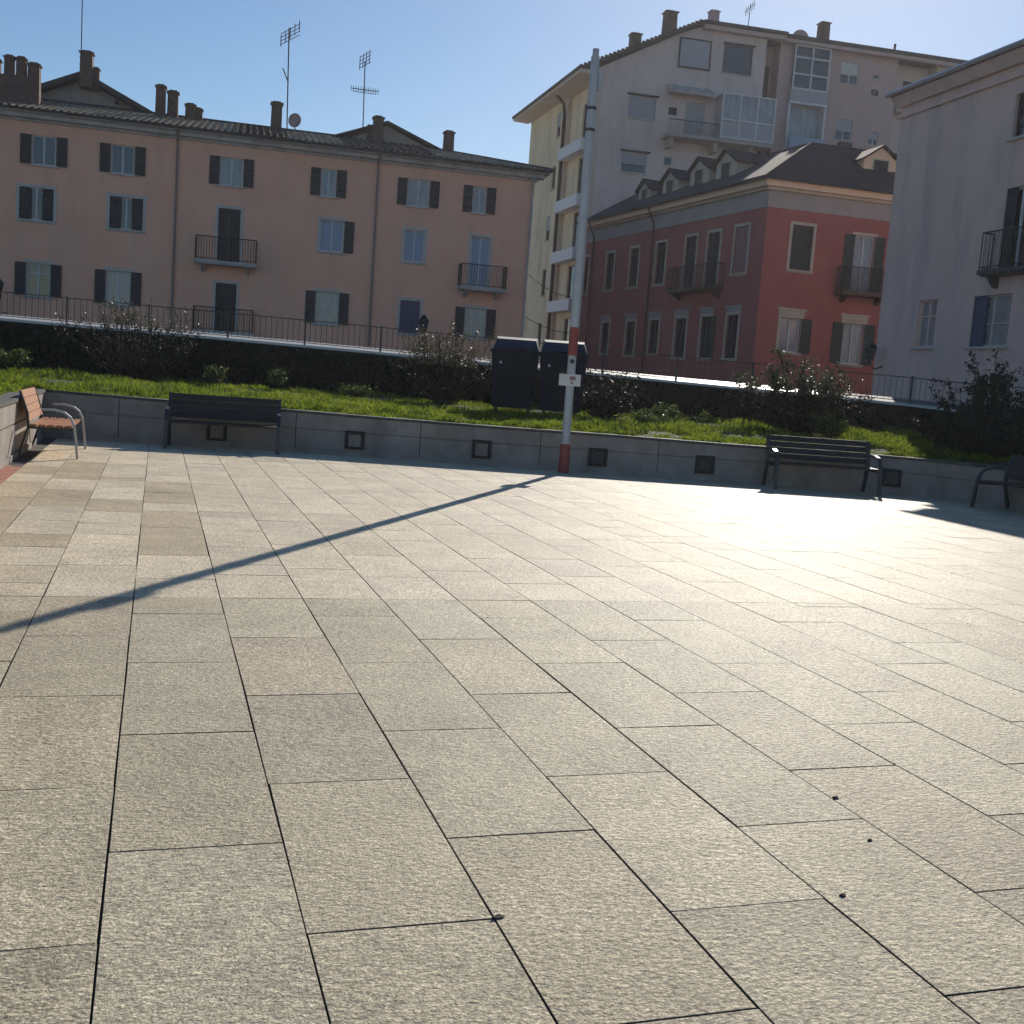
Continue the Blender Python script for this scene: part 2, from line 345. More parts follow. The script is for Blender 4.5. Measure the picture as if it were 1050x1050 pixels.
# ---------------------------------------------------------------- low stone wall round the plaza
def offs(poly, d):
    out = []
    for i, p in enumerate(poly):
        a = Vector(poly[max(i-1, 0)]); b = Vector(poly[min(i+1, len(poly)-1)]); t = (b-a).normalized()
        n = Vector((-t.y, t.x)); out.append((p[0]+n.x*d, p[1]+n.y*d))
    return out
def ribbon(mb, poly, d0, d1, z0, z1):       # z0, z1 lists; solid strip along poly between offsets d0 and d1
    A = offs(poly, d0); B = offs(poly, d1); i = len(mb.v); n = len(poly)
    for k in range(n):
        mb.v += [(A[k][0], A[k][1], z0[k]), (B[k][0], B[k][1], z0[k]), (B[k][0], B[k][1], z1[k]), (A[k][0], A[k][1], z1[k])]
    for k in range(n-1):
        a = i+4*k
        for q in range(4): mb.f.append((a+q, a+(q+1) % 4, a+4+(q+1) % 4, a+4+q))
    mb.f.append((i, i+1, i+2, i+3)); e = i+4*(n-1); mb.f.append((e+3, e+2, e+1, e))
def wall_pt(x):                              # point and direction of the wall's face at x
    for k in range(3, 13):
        a, b = IN[k], IN[k+1]
        if a[0] <= x <= b[0]:
            t = (x-a[0])/(b[0]-a[0]); return (x, a[1]+t*(b[1]-a[1])), math.atan2(b[1]-a[1], b[0]-a[0]), TOPZ[k]+t*(TOPZ[k+1]-TOPZ[k])
def low_wall():
    t = thing('low_wall', 'low grey stone retaining wall curving round the paved square', 'wall', (0, 20, 0))
    n = len(IN)
    lo = [0.0]*n; g0 = [z*0.56 for z in TOPZ]; g1 = [z*0.56+0.022 for z in TOPZ]; hi = [z-0.045 for z in TOPZ]
    m = MB(); ribbon(m, IN, 0.0, 0.28, [-0.05]*n, g0); ribbon(m, IN, 0.035, 0.28, g0, g1); ribbon(m, IN, 0.0, 0.28, g1, hi)
    m.build('wall_body', 'concrete', t)
    m = MB(); ribbon(m, IN, -0.03, -0.003, [-0.05]*n, [0.07]*n); m.build('plinth', 'concrete', t)
    m = MB(); ribbon(m, IN, -0.025, 0.32, hi, TOPZ); m.build('coping', 'coping', t)
    for x in (-0.6, 2.35, 4.45, 6.5, 8.55, 10.6, 12.2):
        (px, py), a, tz = wall_pt(x); m = MB(Fr((px, py), a, -1)); m.box(-0.006, 0.006, 0.001, 0.006, 0.07, tz-0.05); m.build('seam', 'void', t)
    for x in (1.02, 3.35, 5.5, 7.5, 9.37, 12.62):
        (px, py), a, tz = wall_pt(x); fr = Fr((px, py), a, -1)
        f = MB(fr)
        for (u0, u1, z0, z1) in ((-0.17, -0.11, 0.12, 0.44), (0.11, 0.17, 0.12, 0.44), (-0.11, 0.11, 0.385, 0.44), (-0.11, 0.11, 0.12, 0.165)): f.box(u0, u1, 0.002, 0.05, z0, z1)
        o = f.build('wall_light', 'void', t)
        g = MB(fr); g.box(-0.11, 0.11, 0.002, 0.02, 0.165, 0.385)
        for k in range(4): g.box(-0.105+0.055*k, -0.085+0.055*k, 0.02, 0.034, 0.165, 0.385)
        g.build('grille', 'concrete' if x in (3.35, 5.5, 1.02) else 'railfence', o)
low_wall()

# ---------------------------------------------------------------- raised lawn, retaining wall, pavement and street
def zout(i): return [0.95, 0.95, 0.95, 0.88, 0.84, 0.82, 0.82, 0.80, 0.78, 0.80, 0.86, 0.9, 0.85, 0.8, 0.7, 0.7][i]
ZSTRIP = [2.4, 2.35, 2.3, 2.18, 2.13, 2.10, 2.04, 1.96, 1.90, 1.83, 1.74, 1.67, 1.59, 1.5, 1.4, 1.3]
INO = offs(IN, 0.27)
def lawn_at(s, t):       # s: position along the wall (0..15), t: 0 at the wall, 1 at the retaining wall
    i = min(int(s), len(IN)-2); f = s-i
    a = [INO[i][k]*(1-f)+INO[i+1][k]*f for k in (0, 1)]; b = [OUT[i][k]*(1-f)+OUT[i+1][k]*f for k in (0, 1)]
    za = (TOPZ[i]*(1-f)+TOPZ[i+1]*f)-0.03; zb = zout(i)*(1-f)+zout(i+1)*f
    return a[0]+(b[0]-a[0])*t, a[1]+(b[1]-a[1])*t, za+(zb-za)*t**0.9
def hump(x, y): return 0.035*(math.sin(x*1.7+y*0.6)+math.sin(x*0.8-y*1.9+1)+0.7*math.sin(x*4.3+1.3*y)*math.sin(y*3.7))
def lawn():
    V = []; F = []; ns, nt_ = 150, 34
    for i in range(ns+1):
        for j in range(nt_+1):
            s = i/ns*15*0.99999; t = j/nt_; x, y, z = lawn_at(s, t)
            V.append((x, y, z+(hump(x, y)+0.02)*min(1, t*8)))
    for i in range(ns):
        for j in range(nt_):
            a = i*(nt_+1)+j; F.append((a, a+nt_+1, a+nt_+2, a+1))
    o = npmesh('lawn_ground', np.array(V), np.array(F), 'earth'); tag(o, kind='structure')
    o.data.polygons.foreach_set('use_smooth', [True]*len(F))
    # grass blades, densest near the wall
    bl = []
    N = 150000
    for _ in range(N):
        s = random.uniform(1.5, 12.9); t = random.random()**1.35*0.93; x, y, z = lawn_at(s, t)
        n = math.sin(x*2.1+y*0.9)+math.sin(x*0.9-y*2.6+2)+math.sin(x*5.1+y*3.3)*0.8+math.sin(x*9.7-y*7.9)*0.6
        if n < -0.7 and random.random() < min(0.93, (-n-0.7)*1.1): continue
        zz = z+(hump(x, y)+0.02)*min(1, t*8)
        bl.append((x, y, zz, n))
    B = np.array(bl); n = len(B)
    h = (0.035+0.065*RNG.random(n))*(1+0.5*np.clip(B[:, 3], -1.3, 2)); w = 0.006+0.008*RNG.random(n)
    az = RNG.random(n)*2*np.pi; lean = h*(0.2+0.9*RNG.random(n)); la = RNG.random(n)*2*np.pi
    p = B[:, :3]; wx = np.c_[np.cos(az)*w, np.sin(az)*w, np.zeros(n)]
    mid = p+np.c_[np.cos(la)*lean*0.35, np.sin(la)*lean*0.35, h*0.6]; tip = p+np.c_[np.cos(la)*lean, np.sin(la)*lean, h]
    V = np.stack([p-wx, p+wx, mid+wx*0.8, mid-wx*0.8, tip], 1).reshape(-1, 3); i = np.arange(n)*5
    F = np.stack([i, i+1, i+2, i+3], 1); F2 = np.stack([i+3, i+2, i+4, i+4], 1)
    me_f = [tuple(f) for f in F.tolist()]+[tuple(f[:3]) for f in F2.tolist()]
    me = bpy.data.meshes.new('grass'); me.from_pydata(V.tolist(), [], me_f); me.materials.append(M['grassblade'])
    g = bpy.data.objects.new('grass', me); COL.objects.link(g)
    tag(g, 'bright green grass growing on the raised bed behind the low wall', 'grass', kind='stuff')
lawn()

def street():
    OUTX = OUT
    st = MB(); A = offs(OUTX, 0.02); B = offs(OUTX, 1.45)
    n = len(OUTX); i = len(st.v)
    for k in range(n): st.v += [(A[k][0], A[k][1], ZSTRIP[k]), (B[k][0], B[k][1], ZSTRIP[k]+0.13), (B[k][0], B[k][1], ZSTRIP[k]-0.15), (A[k][0], A[k][1], ZSTRIP[k]-0.15)]
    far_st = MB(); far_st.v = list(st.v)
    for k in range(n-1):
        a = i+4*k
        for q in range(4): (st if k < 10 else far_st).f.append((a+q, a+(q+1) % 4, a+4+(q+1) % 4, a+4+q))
    struct('pavement', st, 'strip'); struct('shaded_pavement', far_st, 'shadedstrip')  # same pavement throughout, its far part coloured as shaded by houses
    # street surface: from the pavement outwards
    C = offs(OUTX, 1.44); V = []; F = []
    far = [(-120, 20), (-110, 120), (-60, 160), (-10, 170), (0, 170), (10, 170), (20, 170), (35, 170), (50, 160), (65, 140), (80, 120), (95, 90), (105, 70), (115, 50), (120, 10), (120, -30)]
    for k in range(n):
        V += [(C[k][0], C[k][1], ZSTRIP[k]+0.03), (C[k][0]*0.75+far[k][0]*0.25, C[k][1]*0.75+far[k][1]*0.25, ZSTRIP[k]+0.15), (far[k][0], far[k][1], ZSTRIP[k]+0.1)]
    for k in range(n-1):
        a = 3*k; F += [(a, a+3, a+4, a+1), (a+1, a+4, a+5, a+2)]
    tag(npmesh('street', np.array(V), np.array(F), 'asphalt'), kind='structure')
    t = thing('retaining_wall', 'dark mossy retaining wall between the lawn and the street railing', 'wall', (6, 29, 1))
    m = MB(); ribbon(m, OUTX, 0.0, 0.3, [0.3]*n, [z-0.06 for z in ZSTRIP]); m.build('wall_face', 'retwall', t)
    m = MB(); ribbon(m, OUTX, -0.06, 0.025, [z-0.06 for z in ZSTRIP], [z+0.005 for z in ZSTRIP]); m.build('coping', 'strip', t)
    # ivy on the wall face
    V = []; F = []
    for _ in range(26000):
        s = random.uniform(1.2, 13.2); i = int(s); f = s-i; x = OUTX[i][0]*(1-f)+OUTX[i+1][0]*f; y = OUTX[i][1]*(1-f)+OUTX[i+1][1]*f
        zt = ZSTRIP[i]*(1-f)+ZSTRIP[i+1]*f-0.1; zb = zout(i)*(1-f)+zout(i+1)*f
        d = Vector((OUTX[i+1][0]-OUTX[i][0], OUTX[i+1][1]-OUTX[i][1])).normalized(); nn = Vector((d.y, -d.x))
        z = random.uniform(zb, zt); o_ = random.uniform(0.02, 0.10)+(zt-z)*random.random()*0.35
        c = Vector((x+nn.x*o_, y+nn.y*o_, z)); sz = random.uniform(0.03, 0.07)
        a = Vector((random.gauss(0, 1), random.gauss(0, 1), random.gauss(0, 1))).normalized()*sz; b = a.orthogonal().normalized()*sz*0.8
        q = len(V); V += [tuple(c-a), tuple(c+b), tuple(c+a), tuple(c-b)]; F.append((q, q+1, q+2, q+3))
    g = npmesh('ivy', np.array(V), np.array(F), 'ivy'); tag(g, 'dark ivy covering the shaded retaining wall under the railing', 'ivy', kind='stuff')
    # railing
    r = thing('iron_railing', 'thin dark iron railing along the edge of the street above the lawn', 'railing', (6, 29, 2))
    bars = MB(); rail = MB(); L = 0; last = None; HH = 0.66; posts = []
    for k in range(1, 14):
        a = Vector((*OUTX[k], ZSTRIP[k])); b = Vector((*OUTX[k+1], ZSTRIP[k+1])); ln = (b-a).length; d = (b-a)/ln
        nn = Vector((-d.y, d.x, 0)).normalized()*0.10
        rail.tube([tuple(a+nn+Vector((0, 0, HH))), tuple(b+nn+Vector((0, 0, HH)))], 0.013, 4, raw=True)
        rail.tube([tuple(a+nn+Vector((0, 0, 0.07))), tuple(b+nn+Vector((0, 0, 0.07)))], 0.010, 4, raw=True)
        s = (0.145-(L % 0.145)) % 0.145
        while s < ln:
            p = a+nn+d*s; bars.tube([tuple(p+Vector((0, 0, 0.07))), tuple(p+Vector((0, 0, HH)))], 0.0075, 4, raw=True, cap=False); s += 0.145
        s = (2.0-(L % 2.0)) % 2.0
        while s < ln: posts.append(a+nn+d*s); s += 2.0
        L += ln
    bars.build('bars', 'railfence', r); rail.build('rail', 'railfence', r)
    for p in posts:
        if p.x < -9: continue
        m = MB(); m.box(p.x-0.022, p.x+0.022, p.y-0.022, p.y+0.022, p.z-0.02, p.z+HH+0.04)
        m.box(p.x-0.022, p.x+0.022, p.y-0.16, p.y-0.13, p.z-0.45, p.z-0.02) if False else None
        m.build('post', 'railfence', r)
street()

# ---------------------------------------------------------------- building kit
def wall(fr, parent, u0, u1, z0, z1, ops, m, rev=0.2, name='wall', o=0.0, top=None, back=0.3):
    us = sorted({u0, u1, *[v for q in ops for v in q[:2]]}); zs = sorted({z0, z1, *[v for q in ops for v in q[2:4]]})
    mb = MB(fr)
    def hole(u, z): return any(a < u < b and c < z < d for a, b, c, d in [q[:4] for q in ops])
    for i in range(len(us)-1):
        for j in range(len(zs)-1):
            if not hole((us[i]+us[i+1])/2, (zs[j]+zs[j+1])/2):
                mb.quad((us[i], o, zs[j]), (us[i+1], o, zs[j]), (us[i+1], o, zs[j+1]), (us[i], o, zs[j+1]))
    for q in ops:
        a, b, c, d = q[:4]; r = o-rev
        mb.quad((a, o, c), (a, r, c), (a, r, d), (a, o, d)); mb.quad((b, o, c), (b, r, c), (b, r, d), (b, o, d))
        mb.quad((a, o, d), (b, o, d), (b, r, d), (a, r, d)); mb.quad((a, o, c), (b, o, c), (b, r, c), (a, r, c))
    if top: mb.quad(*[(u, o, z) for u, z in top])
    return mb.build(name, m, parent, fix=False)
def leaf(mb, a, b, c, d, o0=0.03, o1=0.065):      # a louvred shutter leaf
    t = 0.05
    mb.box(a, a+t, o0, o1, c, d); mb.box(b-t, b, o0, o1, c, d); mb.box(a+t, b-t, o0, o1, c, c+t); mb.box(a+t, b-t, o0, o1, d-t, d)
    mid = (c+d)/2; mb.box(a+t, b-t, o0+0.004, o0+0.012, c+t, d-t)
    mb.box(a+t, b-t, o0+0.013, o1, mid-0.025, mid+0.025)
    z = c+t+0.02
    while z < d-t-0.02:
        mb.hexa([(a+t, o0+0.014, z+0.035), (b-t, o0+0.014, z+0.035), (b-t, o1-0.003, z), (a+t, o1-0.003, z)],
                [(a+t, o0+0.014, z+0.045), (b-t, o0+0.014, z+0.045), (b-t, o1-0.003, z+0.012), (a+t, o1-0.003, z+0.012)]); z += 0.075
def window(fr, parent, a, b, c, d, pane='glass', shut='', sm='shutter', trim=None, sill='trimgrey', door=False, frame='whiteframe', lean=0.09, rev=0.2, mull=1, transom=0.0, sw=None, head=None):
    f = MB(fr); t = 0.055; o0, o1 = -rev+0.05, -rev+0.10
    f.box(a, a+t, o0, o1, c, d); f.box(b-t, b, o0, o1, c, d); f.box(a+t, b-t, o0, o1, c, c+t); f.box(a+t, b-t, o0, o1, d-t, d)
    for k in range(1, mull+1):
        x = a+(b-a)*k/(mull+1); f.box(x-0.035, x+0.035, o0, o1+0.01, c+t, d-t)
    if transom:
        x0 = a+t
        for k in range(1, mull+2):
            x1 = a+(b-a)*k/(mull+1)-(0.035 if k <= mull else t); z = c+(d-c)*transom
            f.box(x0, x1, o0, o1, z-0.02, z+0.02); x0 = x1+0.07
    w = f.build('door' if door else 'window', frame, parent)
    g = MB(fr); g.box(a, b, o0-0.03, o0-0.003, c, d); g.build('pane', pane, w)
    if trim:
        k = MB(fr); tw = 0.13
        k.box(a-tw, a, -0.01, 0.025, c-(0 if door else tw), d+tw); k.box(b, b+tw, -0.01, 0.025, c-(0 if door else tw), d+tw)
        k.box(a, b, -0.01, 0.025, d, d+tw)
        if not door: k.box(a, b, -0.01, 0.025, c-tw, c)
        k.build('surround', trim, w)
    if head:
        k = MB(fr); k.box(a-0.2, b+0.2, 0.0, 0.07, d+0.32, d+0.42); k.box(a-0.15, b+0.15, 0.0, 0.03, d+0.14, d+0.318); k.build('lintel', head, w)
    if sill and not door:
        k = MB(fr); k.box(a-0.12, b+0.12, -0.02 if not trim else 0.027, 0.10, c-0.07, c-0.004); k.build('sill', sill, w)
    sw = sw or (b-a)/2
    if 'L' in shut: k = MB(fr); leaf(k, a-sw-0.02, a-0.02, c, d); k.build('shutter', sm, w)
    if 'R' in shut: k = MB(fr); leaf(k, b+0.02, b+sw+0.02, c, d); k.build('shutter', sm, w)
    if 'l' in shut: k = MB(fr); leaf(k, a+0.01, a+(b-a)*0.34, c+0.01, d-0.01, -0.07, -0.035); k.build('shutter', sm, w)
    if 'r' in shut: k = MB(fr); leaf(k, b-(b-a)*0.34, b-0.01, c+0.01, d-0.01, -0.07, -0.035); k.build('shutter', sm, w)
    if 'C' in shut:
        h = (a+b)/2
        for x0, x1 in ((a+0.01, h-0.004), (h+0.004, b-0.01)):
            k = MB(fr); leaf(k, x0, x1, c+0.01, d-0.01, -0.09, -0.05); k.build('shutter', sm, w)
    if 'B' in shut or 'H' in shut:       # roller blind, full or half
        z = c+0.02 if 'B' in shut else c+(d-c)*0.42
        k = MB(fr); 
        while z < d-0.04: k.box(a+0.03, b-0.03, -0.08, -0.055, z, z+0.055); z += 0.06
        k.build('roller_blind', sm, w)
    return w
def balcony(fr, parent, a, b, z, dep=0.8, h=1.05, slab='cornice', m='iron', gap=0.12, brackets=True, r=0.011):
    s = MB(fr); s.box(a, b, 0.003, dep, z-0.13, z); s.box(a+0.06, b-0.06, 0.003, dep-0.06, z-0.18, z-0.13)
    if brackets:
        for u in (a+0.3, b-0.45): s.hexa([(u, 0.003, z-0.5), (u+0.16, 0.003, z-0.5), (u+0.16, 0.003, z-0.18), (u, 0.003, z-0.18)], [(u, 0.10, z-0.48), (u+0.16, 0.10, z-0.48), (u+0.16, dep*0.75, z-0.18), (u, dep*0.75, z-0.18)])
    o = s.build('balcony', slab, parent)
    q = MB(fr); e = 0.04
    for (p0, p1) in (((a+e, 0.02), (a+e, dep-e)), ((a+e, dep-e), (b-e, dep-e)), ((b-e, dep-e), (b-e, 0.02))):
        L = math.hypot(p1[0]-p0[0], p1[1]-p0[1]); n = max(2, int(L/gap))
        q.tube([(p0[0], p0[1], z+h), (p1[0], p1[1], z+h)], 0.022, 4); q.tube([(p0[0], p0[1], z+0.08), (p1[0], p1[1], z+0.08)], 0.015, 4)
        for k in range(n+1):
            u = p0[0]+(p1[0]-p0[0])*k/n; v = p0[1]+(p1[1]-p0[1])*k/n
            q.tube([(u, v, z), (u, v, z+h)], r if 0 < k < n else 0.022, 4, cap=False)
    q.build('balustrade', m, o); return o
def tiles(fr, u0, u1, eo, ez, ro, rz, hipL=0.0, hipR=0.0, pitch=0.30, amp=0.055, rows=14):
    mb = MB(fr); n = int((u1-u0)/pitch)*6; cols = []
    for j in range(rows*2+1):
        row = j//2; frac = (row+(j % 2))/rows if j < rows*2 else 1.0
        frac = min(1.0, frac); lift = 0.03 if j % 2 == 0 else 0.0
        ua, ub = u0+hipL*frac, u1-hipR*frac; o = eo+(ro-eo)*frac; z = ez+(rz-ez)*frac
        for i in range(n+1):
            u = ua+(ub-ua)*i/n if (hipL or hipR) else u0+(u1-u0)*i/n
            ph = (u-u0)/pitch*2*math.pi
            mb.v.append(fr.pt(u, o, z+amp*math.cos(ph)+lift+0.006*math.sin(u*3.1+row)))
    for j in range(rows*2):
        for i in range(n):
            a = j*(n+1)+i; mb.f.append((a, a+1, a+n+2, a+n+1))
    return mb
def chimney(fr, parent, u, o, z0, z1, w=0.42, m='chimney', cap=True):
    mb = MB(fr); h = w*0.6
    mb.hexa([(u-h, o-h, z0), (u+h, o-h, z0), (u+h, o+h, z0), (u-h, o+h, z0)], [(u-h*.92, o-h*.92, z1-0.14), (u+h*.92, o-h*.92, z1-0.14), (u+h*.92, o+h*.92, z1-0.14), (u-h*.92, o+h*.92, z1-0.14)])
    if cap:
        mb.box(u-h*1.15, u+h*1.15, o-h*1.15, o+h*1.15, z1-0.14, z1-0.08); mb.box(u-h*.7, u+h*.7, o-h*.7, o+h*.7, z1-0.08, z1)
    mb.build('chimney', m, parent)

# ---------------------------------------------------------------- long pink house
def pink_house():
    F = Fr((-6.89, 54.75), -0.0655, -1); U0, U1 = -16.0, 24.15
    t = thing('house', 'long three storey pink house with dark shutters and two small balconies', 'house', F.pt(4, 0, 2.4))
    T = [(1.32, 2.31, 'LR', 'glass'), (4.62, 5.61, 'LR', 'glass'), (9.35, 10.37, 'LR', 'curtain'), (13.92, 14.62, 'LR', 'curtain'), (18.0, 19.06, 'LR', 'curtain'), (21.2, 21.85, 'LR', 'curtain'), (-3.2, -2.2, 'LR', 'curtain'), (-7.2, -6.2, 'LR', 'curtain')]
    ops = [(a, b, 9.50, 10.76) for a, b, *_ in T]
    mid = [(0.84, 2.26, 7.10, 8.50, 'lr', 'glass', 0), (4.62, 6.05, 7.08, 8.49, 'lr', 'glass', 0), (9.35, 10.35, 6.07, 8.47, 'C', 'glass', 1), (14.0, 15.1, 6.98, 8.45, 'R', 'blueblind', 0), (18.0, 18.97, 6.88, 8.38, '', 'blueblind', 0), (21.27, 22.21, 5.98, 8.38, '', 'blueblind', 1), (-3.3, -2.1, 7.0, 8.45, 'lr', 'curtain', 0), (-7.3, -6.1, 7.0, 8.45, 'lr', 'curtain', 0)]
    low = [(1.20, 2.19, 3.78, 5.22, 'LR', 'glass', 0), (4.55, 5.60, 3.70, 5.20, 'LR', 'curtain', 0), (9.35, 10.30, 2.80, 5.08, 'C', 'glass', 1), (13.95, 15.03, 3.60, 5.10, 'LR', 'curtain', 0), (17.98, 18.95, 3.48, 5.04, 'C', 'glass', 0), (21.18, 22.24, 3.5, 4.95, 'LR', 'curtain', 0), (-3.2, -2.2, 3.78, 5.2, 'LR', 'curtain', 0)]
    ops += [q[:4] for q in mid+low]
    wall(F, t, U0, U1, 1.0, 11.3, ops, 'pink')
    # cornice band and soffit
    c = MB(F); c.box(U0, U1+0.25, 0.003, 0.10, 11.3, 11.42); c.box(U0, U1+0.5, -0.2, 0.36, 11.42, 11.60); c.box(U0, U1+0.68, -0.2, 0.58, 11.60, 11.69)
    c.build('cornice', 'cornice', t)
    s = MB(F); s.box(U0, U1-0.003, -11, -0.32, 1.0, 11.42); s.box(U1-0.31, U1, -10.9, -0.003, 1.0, 11.42); s.build('side_wall', 'pink', t)
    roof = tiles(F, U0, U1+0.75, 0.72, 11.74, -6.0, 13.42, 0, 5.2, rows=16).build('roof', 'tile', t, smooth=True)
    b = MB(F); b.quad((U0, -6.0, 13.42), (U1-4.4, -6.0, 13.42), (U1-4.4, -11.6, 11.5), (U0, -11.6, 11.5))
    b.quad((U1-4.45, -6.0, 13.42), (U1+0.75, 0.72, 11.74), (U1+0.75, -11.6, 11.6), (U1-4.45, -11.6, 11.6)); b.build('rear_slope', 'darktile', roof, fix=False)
    r = MB(F); r.tube([(U0, -6.0, 13.46), (U1-4.4, -6.0, 13.46)], 0.11, 6); r.tube([(U1-4.4, -6.0, 13.46), (U1+0.75, 0.72, 11.80)], 0.10, 6); r.build('ridge_cap', 'rooftrim', roof)
    g = MB(F); g.tube([(U0, 0.74, 11.70), (U1+0.7, 0.74, 11.70)], 0.06, 6); g.build('gutter', 'rooftrim', roof)
    # dark gabled roof dormer near the right end
    d = MB(F); pk, hw = 14.30, 3.3; cu = 17.5
    d.hexa([(cu-hw, -5.2, 13.02), (cu, -5.2, pk), (cu, -5.2, pk+0.12), (cu-hw, -5.2, 13.16)], [(cu-hw, -9, 13.02), (cu, -9, pk), (cu, -9, pk+0.12), (cu-hw, -9, 13.16)])
    d.hexa([(cu, -5.2, pk), (cu+4.2, -5.2, 12.7), (cu+4.2, -5.2, 12.84), (cu, -5.2, pk+0.12)], [(cu, -9, pk), (cu+4.2, -9, 12.7), (cu+4.2, -9, 12.84), (cu, -9, pk+0.12)])
    d.build('roof_gable', 'darktile', roof)
    d = MB(F); d.hexa([(cu-hw+.6, -5.6, 13.0), (cu+3.6, -5.6, 12.8), (cu, -5.6, pk-.05)], [(cu-hw+.6, -6.4, 13.0), (cu+3.6, -6.4, 12.8), (cu, -6.4, pk-.05)]); d.build('gable_wall', 'redband', roof)
    # dark patched tile fields
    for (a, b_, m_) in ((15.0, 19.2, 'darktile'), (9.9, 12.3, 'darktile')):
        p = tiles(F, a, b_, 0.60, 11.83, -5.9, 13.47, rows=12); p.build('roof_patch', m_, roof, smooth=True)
    for q in T: window(F, t, q[0], q[1], 9.50, 10.76, q[3], q[2], sw=0.46, transom=0.0, sill='trimgrey')
    for i, q in enumerate(mid): window(F, t, *q[:4], q[5], q[4], trim='trimgrey', door=bool(q[6]), mull=1, sw=0.46, sill='trimgrey')
    for i, q in enumerate(low): window(F, t, *q[:4], q[5], q[4], trim='trimgrey', door=bool(q[6]), transom=0.45 if i == 3 else 0.7, sm='blueshutter' if i == 4 else 'shutter', sw=0.46)
    balcony(F, t, 8.38, 11.15, 6.02); balcony(F, t, 20.70, 23.0, 5.93); balcony(F, t, 8.40, 11.12, 2.85)
    for u in (7.45, 16.55):
        p = MB(F); p.tube([(u, 0.6, 11.62), (u, 0.10, 11.2), (u, 0.08, 10.8), (u, 0.08, 2.0)], 0.055, 8); p.build('downpipe', 'pipegrey', t, smooth=True)
    p = MB(F); p.tube([(U1-0.05, 0.3, 11.45), (U1-0.02, 0.12, 10.9), (U1-0.02, 0.10, 2.0)], 0.05, 8); p.build('downpipe', 'cornice', t, smooth=True)
    for (u, o, z0, z1, w) in ((6.33, -4.6, 12.6, 14.60, 0.40), (6.88, -5.0, 12.7, 14.48, 0.44), (7.72, -5, 12.8, 13.98, 0.42), (8.10, -5.2, 12.8, 13.86, 0.34), (11.86, -4.6, 12.6, 14.5, 0.46), (16.92, -4.4, 12.6, 14.40, 0.44), (16.55, -5, 13, 14.05, 0.22), (20.7, -5, 12.7, 14.25, 0.44),
                              (-1.6, -2, 12.2, 14.0, 0.4), (-0.62, -2, 12.3, 14.25, 0.4), (-0.02, -2, 12.3, 14.45, 0.36), (0.48, -2, 12.3, 14.45, 0.36), (1.02, -2, 12.1, 14.25, 0.44)):
        chimney(F, roof, u, o, z0, z1, w)
    m = MB(F); m.box(-0.9, 0.80, -2.3, -1.7, 12.2, 13.55); m.build('chimney_stack', 'chimney', roof)
    # rear gabled house
    h = thing('rear_house', 'pale gable end of a taller house rising behind the pink house roof', 'house', F.pt(2.5, -7, 2.4))
    G = Fr(F.pt(0, -6.5, 0)[:2], F.ang, -1); pk, cu, hw, ev = 14.86, 2.55, 4.3, 12.95
    m = MB(G); m.hexa([(cu-hw+.3, 0, 1), (cu+hw-.3, 0, 1), (cu+hw-.3, 0, ev), (cu, 0, pk-.1), (cu-hw+.3, 0, ev)], [(cu-hw+.3, -9, 1), (cu+hw-.3, -9, 1), (cu+hw-.3, -9, ev), (cu, -9, pk-.1), (cu-hw+.3, -9, ev)]); m.build('wall', 'gablewall', h)
    m = MB(G)
    for sx in (-1, 1):
        m.hexa([(cu, 0.7, pk-.06), (cu+sx*hw, 0.7, ev-.1), (cu+sx*hw, 0.7, ev+.14), (cu, 0.7, pk+.2)], [(cu, -9.3, pk-.06), (cu+sx*hw, -9.3, ev-.1), (cu+sx*hw, -9.3, ev+.14), (cu, -9.3, pk+.2)])
    rr = m.build('roof', 'rooftrim', h)
    m = MB(G)
    for u in (cu-3.2, cu, cu+1.6, cu+3.2): m.box(u-.08, u+.08, 0.003, 0.66, pk-.36-abs(u-cu)*.44, pk-.2-abs(u-cu)*.44)
    m.build('purlin', 'rooftrim', rr)
    chimney(G, rr, 2.72, 0.45, 14.3, 16.05, 0.5); chimney(G, rr, 3.12, 0.2, 14.3, 15.4, 0.3)
    return F
PF = pink_house()

